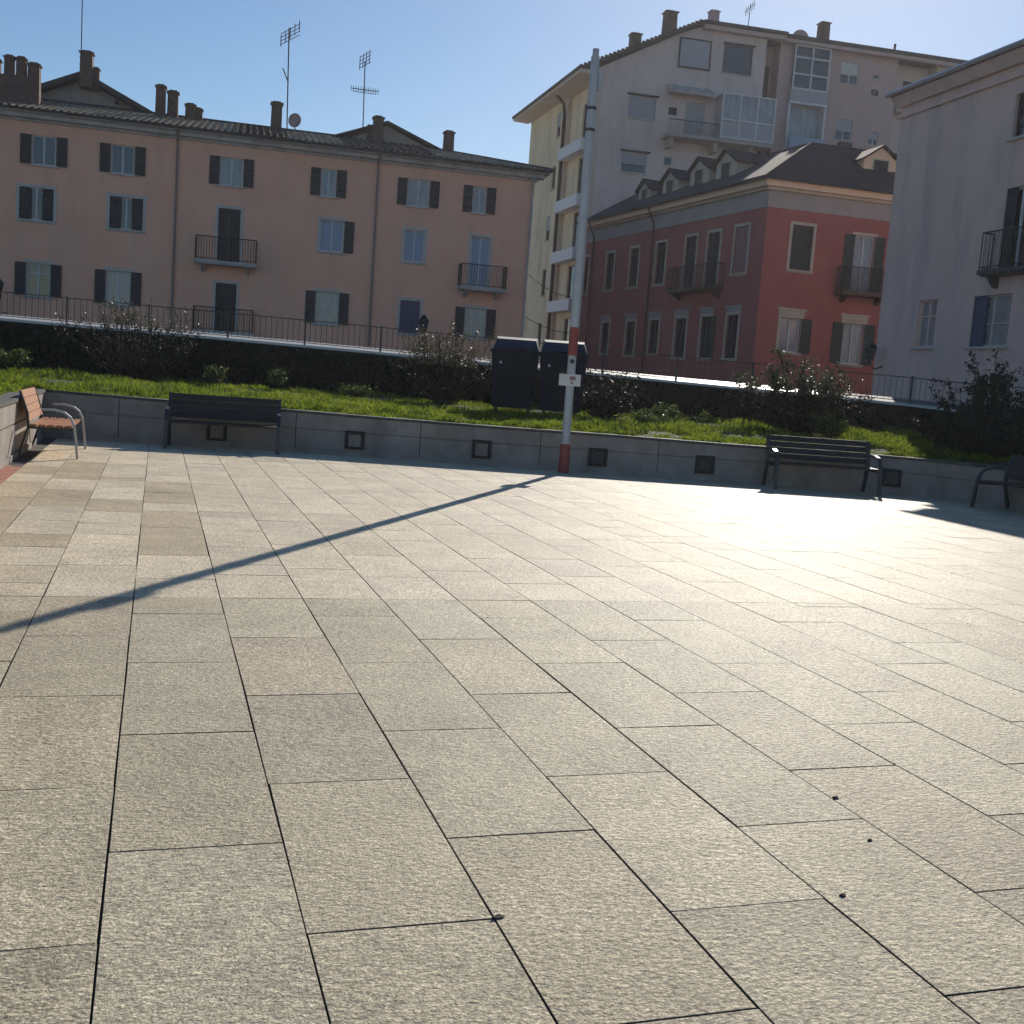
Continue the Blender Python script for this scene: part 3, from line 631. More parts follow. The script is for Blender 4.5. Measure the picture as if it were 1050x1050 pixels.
# ---------------------------------------------------------------- red corner house
def red_house():
    P = (25.18, 44.28); L = Fr(P, 1.6446, 1); R_ = Fr(P, -0.0544, -1)
    t = thing('house', 'red two storey corner house with cream cornice and dormers', 'house', (P[0], P[1], 1.9))
    up = [(17.85, 18.3, 6.95, 9.10, '', 'glass', 'cream'), (14.55, 15.45, 7.05, 9.08, '', 'glass', 'cream'), (11.65, 12.60, 7.05, 9.12, '', 'glass', 'cream'), (8.75, 9.72, 7.05, 9.15, '', 'glass', 'cream'), (5.75, 6.75, 6.62, 9.2, 'C', 'glass', 'cream'), (3.65, 4.7, 6.62, 9.2, 'C', 'glass', 'cream'), (1.30, 2.38, 7.15, 9.25, 'C', 'glass', 'cream')]
    lo = [(14.5, 15.4, 3.5, 5.2), (11.4, 12.4, 3.4, 5.2), (8.8, 9.75, 3.5, 5.22), (6.05, 7.1, 3.32, 5.24), (3.78, 4.66, 3.3, 5.26), (1.46, 2.4, 3.3, 5.28)]
    wall(L, t, 0, 18.4, 0.8, 9.90, [q[:4] for q in up]+lo, 'red')
    ru = [(1.30, 2.33, 7.33, 9.28, 'C', 0), (4.42, 5.42, 6.62, 9.14, 'LR', 1)]; rl = [(1.16, 2.16, 3.7, 5.22, 'R', 0), (4.3, 5.35, 3.4, 5.22, 'LR', 0)]
    wall(R_, t, 0, 12, 0.8, 9.90, [q[:4] for q in ru+rl], 'red')
    B = L.pt(18.4, 0, 0); D = R_.pt(12, 0, 0)
    m = MB(L); m.quad((18.4, 0, 0.8), (18.4, -11, 0.8), (18.4, -11, 10.9), (18.4, 0, 10.9)); m.build('side_wall', 'red', t, fix=False)
    # frieze and cornice follow both faces: ring prisms
    def ring(o0, o1, z0, z1, zi1, name, mt):
        m = MB()
        def cor(o):   # corner point offset outward on both faces
            nL, nR = L.n, R_.n; k = 1/(1+nL[0]*nR[0]+nL[1]*nR[1]); return (P[0]+(nL[0]+nR[0])*k*o, P[1]+(nL[1]+nR[1])*k*o)
        a0, a1 = L.pt(18.4, o0, 0), L.pt(18.4, o1, 0); c0, c1 = cor(o0), cor(o1); d0, d1 = R_.pt(12, o0, 0), R_.pt(12, o1, 0)
        pts = []
        for (p0, p1) in ((a0, a1), (c0, c1), (d0, d1)):
            pts.append([(p0[0], p0[1], z0), (p1[0], p1[1], z1), (p1[0], p1[1], zi1), (p0[0], p0[1], zi1)])
        i = len(m.v)
        for q in pts: m.v += q
        for k in range(2):
            for q in range(4): m.f.append((i+4*k+q, i+4*k+(q+1) % 4, i+4*k+4+(q+1) % 4, i+4*k+4+q))
        m.f += [(i, i+1, i+2, i+3), (i+11, i+10, i+9, i+8)]
        return m.build(name, mt, t)
    ring(-0.2, 0.03, 9.90, 9.90, 10.62, 'frieze', 'redband')
    ring(-0.2, 0.42, 10.74, 10.74, 11.02, 'cornice', 'peach'); ring(-0.2, 0.2, 10.62, 10.62, 10.738, 'cornice_moulding', 'cream')
    # hipped roof
    A = L.pt(18.7, 0.55, 11.04); C0 = (P[0]-0.62, P[1]-0.55, 11.04); D0 = R_.pt(12, 0.55, 11.04); E = L.pt(18.7, -11.5, 11.04)
    n1 = Vector((P[0]+3.9, P[1]+3.4, 13.7)); n2 = Vector((L.pt(18.7, -4.0, 0)[0], L.pt(18.7, -4.0, 0)[1], 13.7)); n3 = Vector((R_.pt(12, -3.4, 0)[0], R_.pt(12, -3.4, 0)[1], 13.7))
    m = MB(); m.quad(A, C0, tuple(n1), tuple(n2)); m.quad(C0, D0, tuple(n3), tuple(n1))
    m.quad(E, A, tuple(n2)); m.quad(tuple(n1), tuple(n3), R_.pt(12, -14, 11.1), E, tuple(n2))
    roof = m.build('roof', 'darktile', t, fix=False)
    g = MB(); g.tube([A, C0, D0], 0.07, 6, raw=True); g.build('gutter', 'rooftrim', roof)
    k = MB(); k.tube([C0, tuple(n1)], 0.06, 6, raw=True); k.tube([tuple(n2), tuple(n1), tuple(n3)], 0.06, 6, raw=True); k.build('ridge_cap', 'darktile', roof)
    def dormer(fr, u, w, zb, zp, mt, back=4.0, zs=None):
        h = w/2; o = -1.45; zs = zs or zb+(zp-zb)*0.6
        m = MB(fr); m.hexa([(u-h, o, zb-.5), (u+h, o, zb-.5), (u+h, o, zs), (u, o, zp), (u-h, o, zs)], [(u-h, o-back, zb-.5), (u+h, o-back, zb-.5), (u+h, o-back, zs), (u, o-back, zp), (u-h, o-back, zs)])
        d = m.build('dormer', mt, roof)
        r = MB(fr); e = 0.16; sl = (zp-zs)/h
        for s in (-1, 1): r.hexa([(u, o+.2, zp+.01), (u+s*(h+e), o+.2, zs-e*sl+.01), (u+s*(h+e), o+.2, zs-e*sl+.11), (u, o+.2, zp+.12)], [(u, o-back, zp+.01), (u+s*(h+e), o-back, zs-e*sl+.01), (u+s*(h+e), o-back, zs-e*sl+.11), (u, o-back, zp+.12)])
        r.build('dormer_roof', 'darktile', d) if False else r.build('dormer_roof', 'darktile', roof)
        g = MB(fr); g.box(u-h*.42, u+h*.42, o+.005, o+.03, zb+.05, zs); g.build('dormer_window', 'void', roof)
        f = MB(fr)
        a, b, c, e2 = u-h*.42, u+h*.42, zb+.05, zs
        f.box(a-.06, a, o+.005, o+.05, c-.06, e2+.06); f.box(b, b+.06, o+.005, o+.05, c-.06, e2+.06); f.box(a, b, o+.005, o+.05, e2, e2+.06); f.box(a, b, o+.005, o+.05, c-.06, c); f.build('dormer_frame', 'cream', roof)
    dormer(L, 14.35, 1.35, 11.95, 13.15, 'cream'); dormer(L, 11.5, 1.6, 12.0, 13.3, 'cream'); dormer(L, 8.55, 1.8, 12.05, 13.45, 'cream'); dormer(L, 6.05, 1.8, 12.0, 13.45, 'cream')
    dormer(R_, 6.2, 1.75, 11.95, 13.42, 'peach')
    for i, q in enumerate(up): window(L, t, *q[:4], q[5], q[4], trim='cream', sm='redshutter' if i == 6 else 'shutter', sill='cream', frame='shutter' if i < 4 else 'whiteframe', door=i in (4, 5))
    for i, q in enumerate(lo): window(L, t, *q, 'glass', '' if i != 4 else 'L', sm='greenshutter', trim='cream', sill='cream', frame='shutter', head='redband')
    balcony(L, t, 3.0, 7.3, 6.6, 0.65, slab='pipe')
    for i, q in enumerate(ru): window(R_, t, *q[:4], 'curtain' if i else 'glass', q[4], trim='cream', sm='greenshutter', door=bool(q[5]), sill='cream')
    for q in rl: window(R_, t, *q[:4], 'curtain', q[4], trim='cream', sm='greenshutter', sill='cream', head='cream')
    balcony(R_, t, 3.65, 6.15, 6.6, 0.75, slab='pipe', gap=0.09, r=0.016)
    p = MB(L); p.tube([(10.1, .5, 10.95), (10.1, .12, 10.2), (10.1, .09, 9.8), (10.1, .09, 1.5)], 0.05, 8); p.build('downpipe', 'pipe', t, smooth=True)
    p = MB(L); p.tube([(17.2, .5, 10.95), (17.2, .12, 10.2), (17.2, .09, 9.8), (17.2, .09, 1.5)], 0.05, 8); p.build('downpipe', 'pipe', t, smooth=True)
red_house()

# ---------------------------------------------------------------- tall apartment building
def apartment():
    Y = Fr((28.05, 74.5), 1.543, 1); G = Fr((35.82, 73.79), -0.096, -1)
    t = thing('apartment_building', 'tall grey and cream apartment block with sloping roof edge behind the red house', 'apartment block', (30, 75, 1.8))
    c0 = -7.75
    # cream side: outer bay and recessed loggia bay
    slits = [(7.1, 8.0, 20.1, 21.9), (7.5, 8.4, 16.3, 18.0), (7.9, 8.9, 12.5, 14.3), (8.0, 9.0, 8.3, 10.3), (8.2, 9.1, 4.4, 6.2)]
    wall(Y, t, 5.9, 15.1, 0.8, 22.6, slits, 'yellow')
    for q in slits: window(Y, t, *q, 'glass', 'H' if q[2] in (12.5, 20.1) else '', sm='roller', sill='cream', mull=0, frame='pipegrey')
    deep = [(1.3, 2.9, 18.7, 21.5), (1.3, 3.1, 15.0, 17.8), (1.3, 3.3, 11.4, 14.0), (1.3, 3.6, 7.5, 10.2), (1.3, 3.6, 3.9, 6.4)]
    wall(Y, t, 0.0, 5.6, 0.8, 22.6, deep, 'yellow', o=-0.3, name='loggia_wall')
    for q in deep: window(Y, t, *q, 'glass', '', sill=None, mull=1, rev=0.5, frame='pipegrey')
    m = MB(Y); m.box(5.6, 5.9, -1.2, -0.003, 0.8, 22.6); m.box(0.0, 0.55, -1.2, 0.0, 0.8, 22.6); m.build('pier', 'cream', t)
    for z in (17.95, 14.15, 10.45, 6.85, 3.3):
        m = MB(Y); m.box(0.56, 5.59, -0.28, 0.5, z, z+0.8); m.build('balcony', 'white', t)
    m = MB(Y); m.tube([(6.2, 1.0, 23.0), (6.1, 0.2, 22.2), (6.0, 0.12, 21.4), (6.0, 0.12, 1)], 0.13, 8); m.build('downpipe', 'pipe', t, smooth=True)
    m = MB(Y); m.box(-0.2, 15.3, -0.5, 0.003, 22.6, 23.0); m.hexa([(-.5, 0, 22.7), (16, 0, 22.7), (16, 1.3, 22.75), (-.5, 1.3, 22.75)], [(-.5, 0, 23.1), (16, 0, 23.1), (16, 1.3, 23.0), (-.5, 1.3, 23.0)]); m.build('soffit', 'cream', t)
    m = MB(Y); m.tube([(-.5, 1.33, 23.1), (16, 1.33, 23.02)], 0.12, 6); m.build('eave_gutter', 'rooftrim', t)
    # grey front
    W1 = [(-1.87, 0.37, 24.2, 26.12), (1.40, 3.60, 24.2, 26.15), (-5.23, -3.25, 20.35, 21.88), (-1.03, 0.37, 19.55, 21.93), (-5.44, -3.59, 16.65, 18.05), (-2.34, -1.7, 17.44, 18.04)]
    wall(G, t, c0, 4.6, 0.8, 23.3, [q for q in W1 if q[3] < 23.3], 'greyplaster')
    wall(G, t, -0.3, 4.6, 23.3, 27.0, [(W1[0][0]+1.6, W1[0][1], 24.2, 26.12), W1[1]] if False else [(1.40, 3.60, 24.2, 26.15)], 'greyplaster', name='gable_wall')
    wall(G, t, -1.95, -0.3, 23.3, 26.4, [], 'greyplaster', name='gable_wall')
    m = MB(G); m.quad((c0, 0, 23.3), (-1.95, 0, 23.3), (-1.95, 0, 26.4)); m.quad((-1.95, 0, 26.4), (-0.3, 0, 26.4), (-0.3, 0, 27.1)); m.build('gable_wall', 'greyplaster', t, fix=False)
    sh = MB(G); sh.box(-1.82, 0.35, 0.004, 0.06, 24.25, 26.08); sw = sh.build('window', 'roller', t)
    e = MB(G); e.box(-1.92, -1.82, 0.004, 0.1, 24.15, 26.18); e.box(.35, .45, 0.004, 0.1, 24.15, 26.18); e.box(-1.82, .35, 0.004, 0.1, 26.08, 26.18); e.box(-1.82, .35, 0.004, 0.1, 24.15, 24.25); e.build('window_frame', 'rooftrim', sw)
    window(G, t, *W1[1], 'glass', 'B', sm='roller', mull=0, frame='rooftrim', rev=0.1); window(G, t, *W1[2], 'glass', 'B', sm='roller', mull=0, frame='rooftrim')
    m = MB(G); pass
    for (a, b, z) in ((-5.4, -3.1, 21.9), (1.3, 3.7, 26.17), (-5.6, -3.4, 18.07)): m = MB(G); m.box(a, b, 0.004, 0.16, z, z+.1); m.build('hood', 'rooftrim', t)
    window(G, t, *W1[3], 'glass', 'B', sm='roller', mull=0, sill=None, door=True); window(G, t, *W1[4], 'glass', 'H', sm='roller', mull=0); window(G, t, *W1[5], 'glass', '', mull=0)
    m = MB(G); m.box(-2.3, -1.7, 0.004, 0.04, 20.9, 21.4); m.build('vent', 'void', t)
    m = MB(G); m.hexa([(-2.5, 0.02, 22.45), (0.75, 0.02, 22.45), (0.75, 1.0, 22.2), (-2.5, 1.0, 22.2)], [(-2.5, 0.02, 22.95), (0.75, 0.02, 22.95), (0.75, 1.0, 22.35), (-2.5, 1.0, 22.35)]); m.build('awning', 'cornice', t)
    m = MB(G); m.box(-2.7, 5.1, 0.004, 1.5, 19.15, 19.4)
    for u in (-2.4, 0.9, 3.6): m.box(u, u+.3, 0.004, 1.0, 18.5, 19.15)
    b = m.build('balcony', 'redband', t)
    m = MB(G); m.tube([(-2.65, 1.4, 20.3), (1.0, 1.4, 20.3)], 0.035, 4)
    for k in range(24): m.tube([(-2.65+k*.155, 1.4, 19.4), (-2.65+k*.155, 1.4, 20.3)], 0.016, 4)
    m.build('balustrade', 'railfence', b)
    def glazed(fr, a, b_, c, d, dep, nm, nc, nr, low, back='roller'):
        m = MB(fr); w = .11
        for k in range(nc+1):
            u = a+(b_-a)*k/nc; m.box(u-w/2, u+w/2, dep, dep+.1, c, d)
        for z in nr: m.box(a, b_, dep-.0, dep+.085, z-w/2, z+w/2)
        m.box(a-w/2, a+w/2, 0.01, dep-.01, d-.1, d); m.box(b_-w/2, b_+w/2, 0.01, dep-.01, d-.1, d)
        o = m.build(nm, 'whiteframe', t)
        g = MB(fr); g.box(a, b_, dep-.06, dep-.01, c, d); g.build('pane', 'curtain' if low else 'glass', o)
        if low:
            g = MB(fr); g.box(a+.03, b_-.03, dep+.01, dep+.05, c+.06, low); g.build('panel', 'roller', o)
            g = MB(fr); g.box(a, a+.08, 0.01, dep-.07, c, d-.11); g.box(b_-.08, b_, 0.01, dep-.07, c, d-.11); g.box(a, b_, 0.01, dep-.07, d-.09, d+.04); g.build('side_panel', 'roller', o)
    glazed(G, 1.15, 5.05, 19.42, 22.5, 1.4, 'glazed_balcony', 3, (19.5, 20.7, 22.45), 20.6)
    # recess and the right-hand block
    m = MB(G); m.quad((4.6, 0, .8), (4.6, -1.6, .8), (4.6, -1.6, 27), (4.6, 0, 27)); m.quad((5.85, -0.4, .8), (5.85, -1.6, .8), (5.85, -1.6, 27), (5.85, -0.4, 27)); m.build('recess_wall', 'rose', t, fix=False)
    wall(G, t, 4.6, 5.85, .8, 27, [(4.75, 5.7, 22.1, 25.5), (4.75, 5.7, 17, 21)], 'rose', o=-1.6, name='recess_wall')
    m = MB(G); m.box(4.75, 5.7, -1.8, -1.75, 22.1, 25.5); m.box(4.75, 5.7, -1.8, -1.75, 17, 21); m.build('recess_window', 'glass', t)
    v = [(10.70, 12.10, 24.75, 26.25), (10.73, 12.02, 20.78, 22.26), (13.3, 13.82, 25.35, 25.75), (13.25, 13.85, 24.15, 24.62), (13.45, 14.2, 20.7, 21.65), (6.9, 9.5, 19.6, 22.8), (6.9, 9.5, 23.85, 26.85)]
    wall(G, t, 5.85, 15.2, 0.8, 27.0, v, 'rose', o=-0.4)
    m = MB(G); m.box(10.2, 12.7, -0.395, -0.36, 16, 26.6); 
    H = Fr(G.pt(0, -0.4, 0)[:2], G.ang, -1)
    window(H, t, *v[0], 'glass', 'H', sm='rollerlight'); window(H, t, *v[1], 'glass', 'H', sm='roller', mull=1); window(H, t, *v[2], 'glass', '', mull=0); window(H, t, *v[3], 'glass', '', mull=0, frame='pipe'); window(H, t, *v[4], 'glass', 'H', sm='cream' if False else 'roller')
    for q in v[5:]:
        mm = MB(H); mm.box(q[0], q[1], -0.19, -0.15, q[2], q[3]); mm.build('pane', 'glass', t) if False else window(H, t, q[0], q[1], q[2], q[3], 'curtain' if q[2] < 20 else 'glass', '', mull=1, sill=None)
    glazed(H, 6.85, 9.55, 23.8, 26.85, 0.35, 'glazed_loggia', 2, (23.85, 24.85, 26.0, 26.8), None)
    m = MB(H); m.box(6.75, 9.65, 0.36, 0.42, 22.95, 23.85); m.build('parapet', 'roller', t)
    m = MB(H); m.box(6.7, 6.85, 0.004, 0.4, 19.4, 22.9); m.box(9.5, 9.65, 0.004, 0.4, 19.4, 22.9); m.box(6.7, 9.65, 0.004, 0.5, 22.78, 22.93); m.box(6.7, 9.65, 0.004, 0.9, 19.2, 19.4); o = m.build('balcony', 'whiteframe', t)
    m = MB(H); m.box(6.8, 9.6, 0.85, 0.9, 19.4, 20.4); m.build('balcony_panel', 'blueblind', o)
    m = MB(H); m.box(11.0, 12.0, 0.004, 0.4, 20.0, 20.55); m.build('air_conditioner', 'rooftrim', t)
    m = MB(G); m.quad((15.2, -.4, .8), (15.2, -1.6, .8), (15.2, -1.6, 27), (15.2, -.4, 27)); m.build('recess_wall', 'rose', t, fix=False)
    wall(G, t, 15.2, 28, 0.8, 27.0, [(16.4, 18.0, 23.6, 25.9), (20, 22, 23.6, 25.9)], 'greyplaster', o=-1.6)
    H2 = Fr(G.pt(0, -1.6, 0)[:2], G.ang, -1)
    window(H2, t, 16.4, 18.0, 23.6, 25.9, 'glass', 'H', sm='pipe', door=True); window(H2, t, 20, 22, 23.6, 25.9, 'glass', '', door=True)
    balcony(H2, t, 15.4, 27, 23.5, 1.1, slab='redband', brackets=False, r=0.02)
    m = MB(H2); m.box(18.4, 28, 0.003, 1.15, 26.5, 27.0); m.build('lintel', 'cream', t)
    # body and roof
    m = MB(G); m.box(-0.3, 28, -14, -2.2, .8, 26.9); m.hexa([(c0+1.2, -.3, .8), (-0.3, -.3, .8), (-0.3, -.3, 26.9), (c0+1.2, -.3, 23.2)], [(c0+1.2, -14, .8), (-0.3, -14, .8), (-0.3, -14, 26.9), (c0+1.2, -14, 23.2)]); m.build('core', 'greyplaster', t)
    m = MB(G)
    m.hexa([(c0-1.35, 0.45, 22.95), (-0.4, 0.45, 27.18), (-0.4, 0.45, 27.42), (c0-1.35, 0.45, 23.15)], [(c0-1.35, -14.5, 22.95), (-0.4, -14.5, 27.18), (-0.4, -14.5, 27.42), (c0-1.35, -14.5, 23.15)])
    m.box(-0.4, 5.9, -14.5, 0.6, 27.15, 27.4); m.box(5.9, 28.5, -14.5, 0.3, 27.1, 27.38)
    roof = m.build('roof', 'rooftrim', t)
    m = MB(G)
    for k in range(30): 
        f = k/30; u = c0-1.3+f*(8.6); m.box(u, u+.2, 0.3, 0.5, 23.15+f*4.2, 23.15+f*4.2+.18)
    m.build('verge_tiles', 'darktile', roof)
    m = MB(G); m.box(-0.3, 5.85, 0.02, 0.5, 26.85, 27.14); m.box(5.9, 28, 0.0, 0.25, 26.85, 27.09); m.build('fascia', 'rose', roof)
    chimney(G, roof, -2.42, -1, 26.3, 28.1, 0.72); chimney(G, roof, 0.8, -1, 27.3, 28.6, 0.55, 'rose'); chimney(G, roof, 9.3, -1, 27.3, 28.95, 0.6); chimney(G, roof, -4.85, -1, 24.8, 26.3, 0.62)
    m = MB(G); m.tube([(15.1, -1, 27.3), (15.1, -1, 28.2)], 0.09, 8); m.build('vent_pipe', 'iron', roof)
    return G
AG = apartment()

# ---------------------------------------------------------------- mauve building on the right
def mauve_house():
    class Big(Fr):
        def pt(s, u, o, z): k = 1.06; return Fr.pt(s, u*k, o*k, 1.5+(z-1.5)*k)
    F = Big((24.32, 34.20), -1.6233, -1)
    t = thing('house', 'plain grey mauve rendered house at the right edge with one iron balcony', 'house', (22.94, 30, 1.7))
    ops = [(2.15, 3.08, 3.50, 4.96), (4.80, 6.45, 3.48, 4.95), (5.68, 6.9, 5.6, 7.9), (5.62, 6.9, 9.28, 10.5), (9.5, 10.7, 5.6, 7.9), (9.5, 10.7, 9.28, 10.5)]
    wall(F, t, 0.0, 17, 0.6, 11.3, ops, 'mauve')
    m = MB(F); m.box(0.0, 17, -10, -0.35, 0.6, 11.3); m.box(0.0, 0.3, -0.35, -0.003, 0.6, 11.3); m.build('side_wall', 'mauve', t)
    m = MB(F); m.box(-0.1, 17, 0.003, 0.10, 10.95, 11.08); m.hexa([(-0.1, -.3, 11.3), (17, -.3, 11.3), (17, .14, 11.3), (-0.1, .14, 11.3)], [(-0.2, -.3, 11.62), (17, -.3, 11.62), (17, .35, 11.62), (-0.2, .35, 11.62)]); m.build('cornice', 'mauve', t)
    m = MB(F); m.quad((-0.25, .42, 11.66), (17, .42, 11.66), (17, -5, 13.2), (4.5, -5, 13.2)); m.quad((-0.25, .42, 11.66), (4.5, -5, 13.2), (-0.4, -10.4, 11.66)); m.quad((-.4, -10.4, 11.66), (17, -10.4, 11.66), (17, -5, 13.2), (4.5, -5, 13.2)); r = m.build('roof', 'darktile', t, fix=False)
    m = MB(F)
    m.tube([(-0.28, .44, 11.70), (17, .44, 11.70)], 0.085, 8); m.build('gutter', 'metalroof', r, smooth=True)
    window(F, t, *ops[0], 'curtain', '', mull=1, transom=0.66, frame='mauve'); window(F, t, *ops[1], 'curtain', 'l', sm='blueshutter', mull=1, transom=0.45, frame='trimgrey')
    window(F, t, *ops[2], 'glass', 'LR' if False else 'l', sm='shutter', door=True); window(F, t, *ops[3], 'glass', '', frame='shutter'); window(F, t, *ops[4], 'glass', 'C', door=True); window(F, t, *ops[5], 'glass', 'C')
    balcony(F, t, 5.35, 7.6, 5.62, 0.42, slab='railfence', gap=0.11)
mauve_house()

# ---------------------------------------------------------------- rooftop aerials, dishes, lamps, wires
def yagi(mb, fr, u, o, z, w, n, el, vert=False):
    mb.tube([(u-w/2, o, z), (u+w/2, o, z)], 0.022, 4)
    for k in range(n):
        x = u-w/2+w*k/(n-1); mb.tube([(x, o, z-el/2), (x, o, z+el/2)], 0.014, 4)
def antennas():
    F = PF
    t = thing('tv_aerial', 'tall aerial mast with a grid panel beside the satellite dish', 'aerial', F.pt(12.4, -6, 13.5))
    m = MB(F); m.tube([(12.45, -6, 13.4), (12.32, -6, 18.5)], 0.035, 6); m.build('mast', 'iron', t)
    m = MB(F)
    for k in range(5): m.tube([(11.95+.22*k, -6, 17.55+.24*k*.9), (11.95+.22*k, -6, 18.25+.24*k*.9-.15)], 0.022, 4)
    for k in range(4): m.tube([(11.9, -6, 17.6+.18*k), (12.88, -6, 18.35+.18*k-.1)], 0.018, 4)
    m.build('grid_panel', 'railfence', t)
    m = MB(F); m.tube([(12.38, -6, 15.9), (12.1, -6, 16.5)], 0.03, 4); m.build('small_arm', 'iron', t)
    t = thing('tv_aerial', 'aerial mast with a small grid and a wide crossbar on the pink house roof', 'aerial', F.pt(16.3, -6, 13.5))
    m = MB(F); m.tube([(16.33, -6, 13.4), (16.24, -6, 17.4)], 0.03, 6); m.build('mast', 'iron', t)
    m = MB(F)
    for k in range(4): m.tube([(15.98+.16*k, -6, 16.95+.12*k), (15.98+.16*k, -6, 17.65+.12*k)], 0.02, 4)
    for k in range(4): m.tube([(15.95, -6, 17.0+.18*k), (16.52, -6, 17.4+.18*k)], 0.016, 4)
    m.build('grid_panel', 'railfence', t)
    m = MB(F); yagi(m, F, 16.3, -6, 15.98, 1.4, 12, .3); m.tube([(15.7, -6, 15.83), (16.9, -6, 15.83)], 0.014, 4); m.build('crossbar', 'railfence', t)
    t = thing('tv_aerial', 'very tall thin whip aerial rising beside the rear gable chimney', 'aerial', F.pt(2.5, -6, 14.8))
    m = MB(F); m.tube([(2.46, -6, 14.6), (2.44, -6, 19.6)], 0.028, 6); m.build('mast', 'iron', t)
    m = MB(F)
    for z in (14.95, 15.35, 15.65): m.box(2.40, 2.52, -6.06, -5.94, z, z+.09)
    m.build('clamp', 'iron', t)
    A = AG
    t = thing('tv_aerial', 'small aerial on the roof of the tall apartment block between two chimneys', 'aerial', A.pt(3.2, -1, 27.3))
    m = MB(A); m.tube([(3.45, -1, 27.3), (3.5, -1, 29.4)], 0.03, 6); m.build('mast', 'iron', t)
    m = MB(A)
    for k in range(5): m.tube([(3.2+.14*k, -1, 28.55+.14*k), (3.2+.14*k, -1, 29.15+.14*k)], 0.022, 4)
    m.tube([(3.1, -1, 28.8), (3.85, -1, 29.5)], 0.02, 4); m.build('grid_panel', 'railfence', t)
    def dish(fr, u, o, z, r, label, rz):
        t = thing('satellite_dish', label, 'satellite dish', fr.pt(u, o, z-r-.3))
        m = MB(fr); n = 20; i = 0
        ca, sa = math.cos(rz), math.sin(rz)
        for k in range(5):
            rr = r*k/4; dep = 0.22*r*(k/4)**2
            for j in range(n):
                a = 2*math.pi*j/n; x = rr*math.cos(a); y = dep; zz = rr*math.sin(a)
                m.v.append(fr.pt(u+x*ca-y*sa, o+x*sa+y*ca, z+zz))
        for k in range(4):
            for j in range(n): m.f.append((k*n+j, k*n+(j+1) % n, (k+1)*n+(j+1) % n, (k+1)*n+j))
        i = m.build('reflector', 'dishmat', t, smooth=True)
        m = MB(fr); m.tube([(u, o-.05, z), (u, o-.1, z-r-.3)], 0.03, 6); m.tube([(u, o, z-r*.9), (u+.35*r, o+.9*r, z-.1)], 0.015, 4); m.build('mount', 'iron', t)
    dish(F, 12.85, -6, 14.0, 0.36, 'small pinkish satellite dish on the pink house roof beside the tall aerial', 0.5)
    dish(A, 7.6, -1.2, 27.62, 0.62, 'round satellite dish half hidden by the apartment block roof edge', 0.2)
    def lantern(fr, u, o, z, label, wallside=True, hgt=1.0):
        t = thing('street_lamp', label, 'street lamp', fr.pt(u, 0 if wallside else o, z))
        b = MB(fr); s = 0.17*hgt
        b.hexa([(u-s*.6, o-s*.6, z-.3*hgt), (u+s*.6, o-s*.6, z-.3*hgt), (u+s*.6, o+s*.6, z-.3*hgt), (u-s*.6, o+s*.6, z-.3*hgt)], [(u-s, o-s, z+.15*hgt), (u+s, o-s, z+.15*hgt), (u+s, o+s, z+.15*hgt), (u-s, o+s, z+.15*hgt)])
        b.build('lantern_glass', 'glass', t)
        b = MB(fr); e = s*1.25
        b.hexa([(u-e, o-e, z+.152*hgt), (u+e, o-e, z+.152*hgt), (u+e, o+e, z+.152*hgt), (u-e, o+e, z+.152*hgt)], [(u-.04, o-.04, z+.42*hgt), (u+.04, o-.04, z+.42*hgt), (u+.04, o+.04, z+.42*hgt), (u-.04, o+.04, z+.42*hgt)])
        for sx in (-1, 1):
            for sy in (-1, 1): b.tube([(u+sx*s*.63, o+sy*s*.63, z-.3*hgt), (u+sx*s*1.03, o+sy*s*1.03, z+.15*hgt)], 0.018, 4)
        b.box(u-s*.7, u+s*.7, o-s*.7, o+s*.7, z-.36*hgt, z-.302*hgt); b.build('lantern_frame', 'iron', t)
        b = MB(fr)
        if wallside: b.tube([(u, o, z-.36*hgt), (u, o, z-.55*hgt), (u, o*.6, z-.75*hgt), (u, 0.02, z-.6*hgt)], 0.03, 6); b.build('bracket', 'iron', t)
        else:
            b.tube([(u, o, z-.36*hgt), (u, o, 1.7)], 0.045, 8); b.build('post', 'iron', t)
    lantern(F, 0.35, 2.2, 3.85, 'black lantern on a wall bracket at the left end of the pink house', True, 1.5)
    lantern(F, 18.85, 2.0, 3.85, 'black lantern on a post in front of the blue shuttered pink house window', False, 1.1)
    C = Fr((24.32, 34.20), -1.6233, -1)
    lantern(C, 0.55, 0.55, 3.45, 'small black wall lantern on the corner of the mauve house', True, 0.8)
    for i, (z, d, lb) in enumerate(((6.6, 0.4, 'upper sagging dark cable strung between the pink house and the cream facade'), (4.5, 0.3, 'lower sagging dark cable strung between the pink house and the cream facade'))):
        a = Vector(F.pt(24.1, 0.1, z+.3)); b = Vector((28.6, 60, z-.1)) if False else Vector(Fr((25.18, 44.28), 1.6446, 1).pt(18.3, 0.1, z+.2))
        m = MB(); m.tube([tuple(a.lerp(b, k/12)-Vector((0, 0, d*4*(k/12)*(1-k/12)))) for k in range(13)], 0.018, 4, raw=True)
        tag(m.build('overhead_cable', 'iron'), lb, 'cable')
antennas()

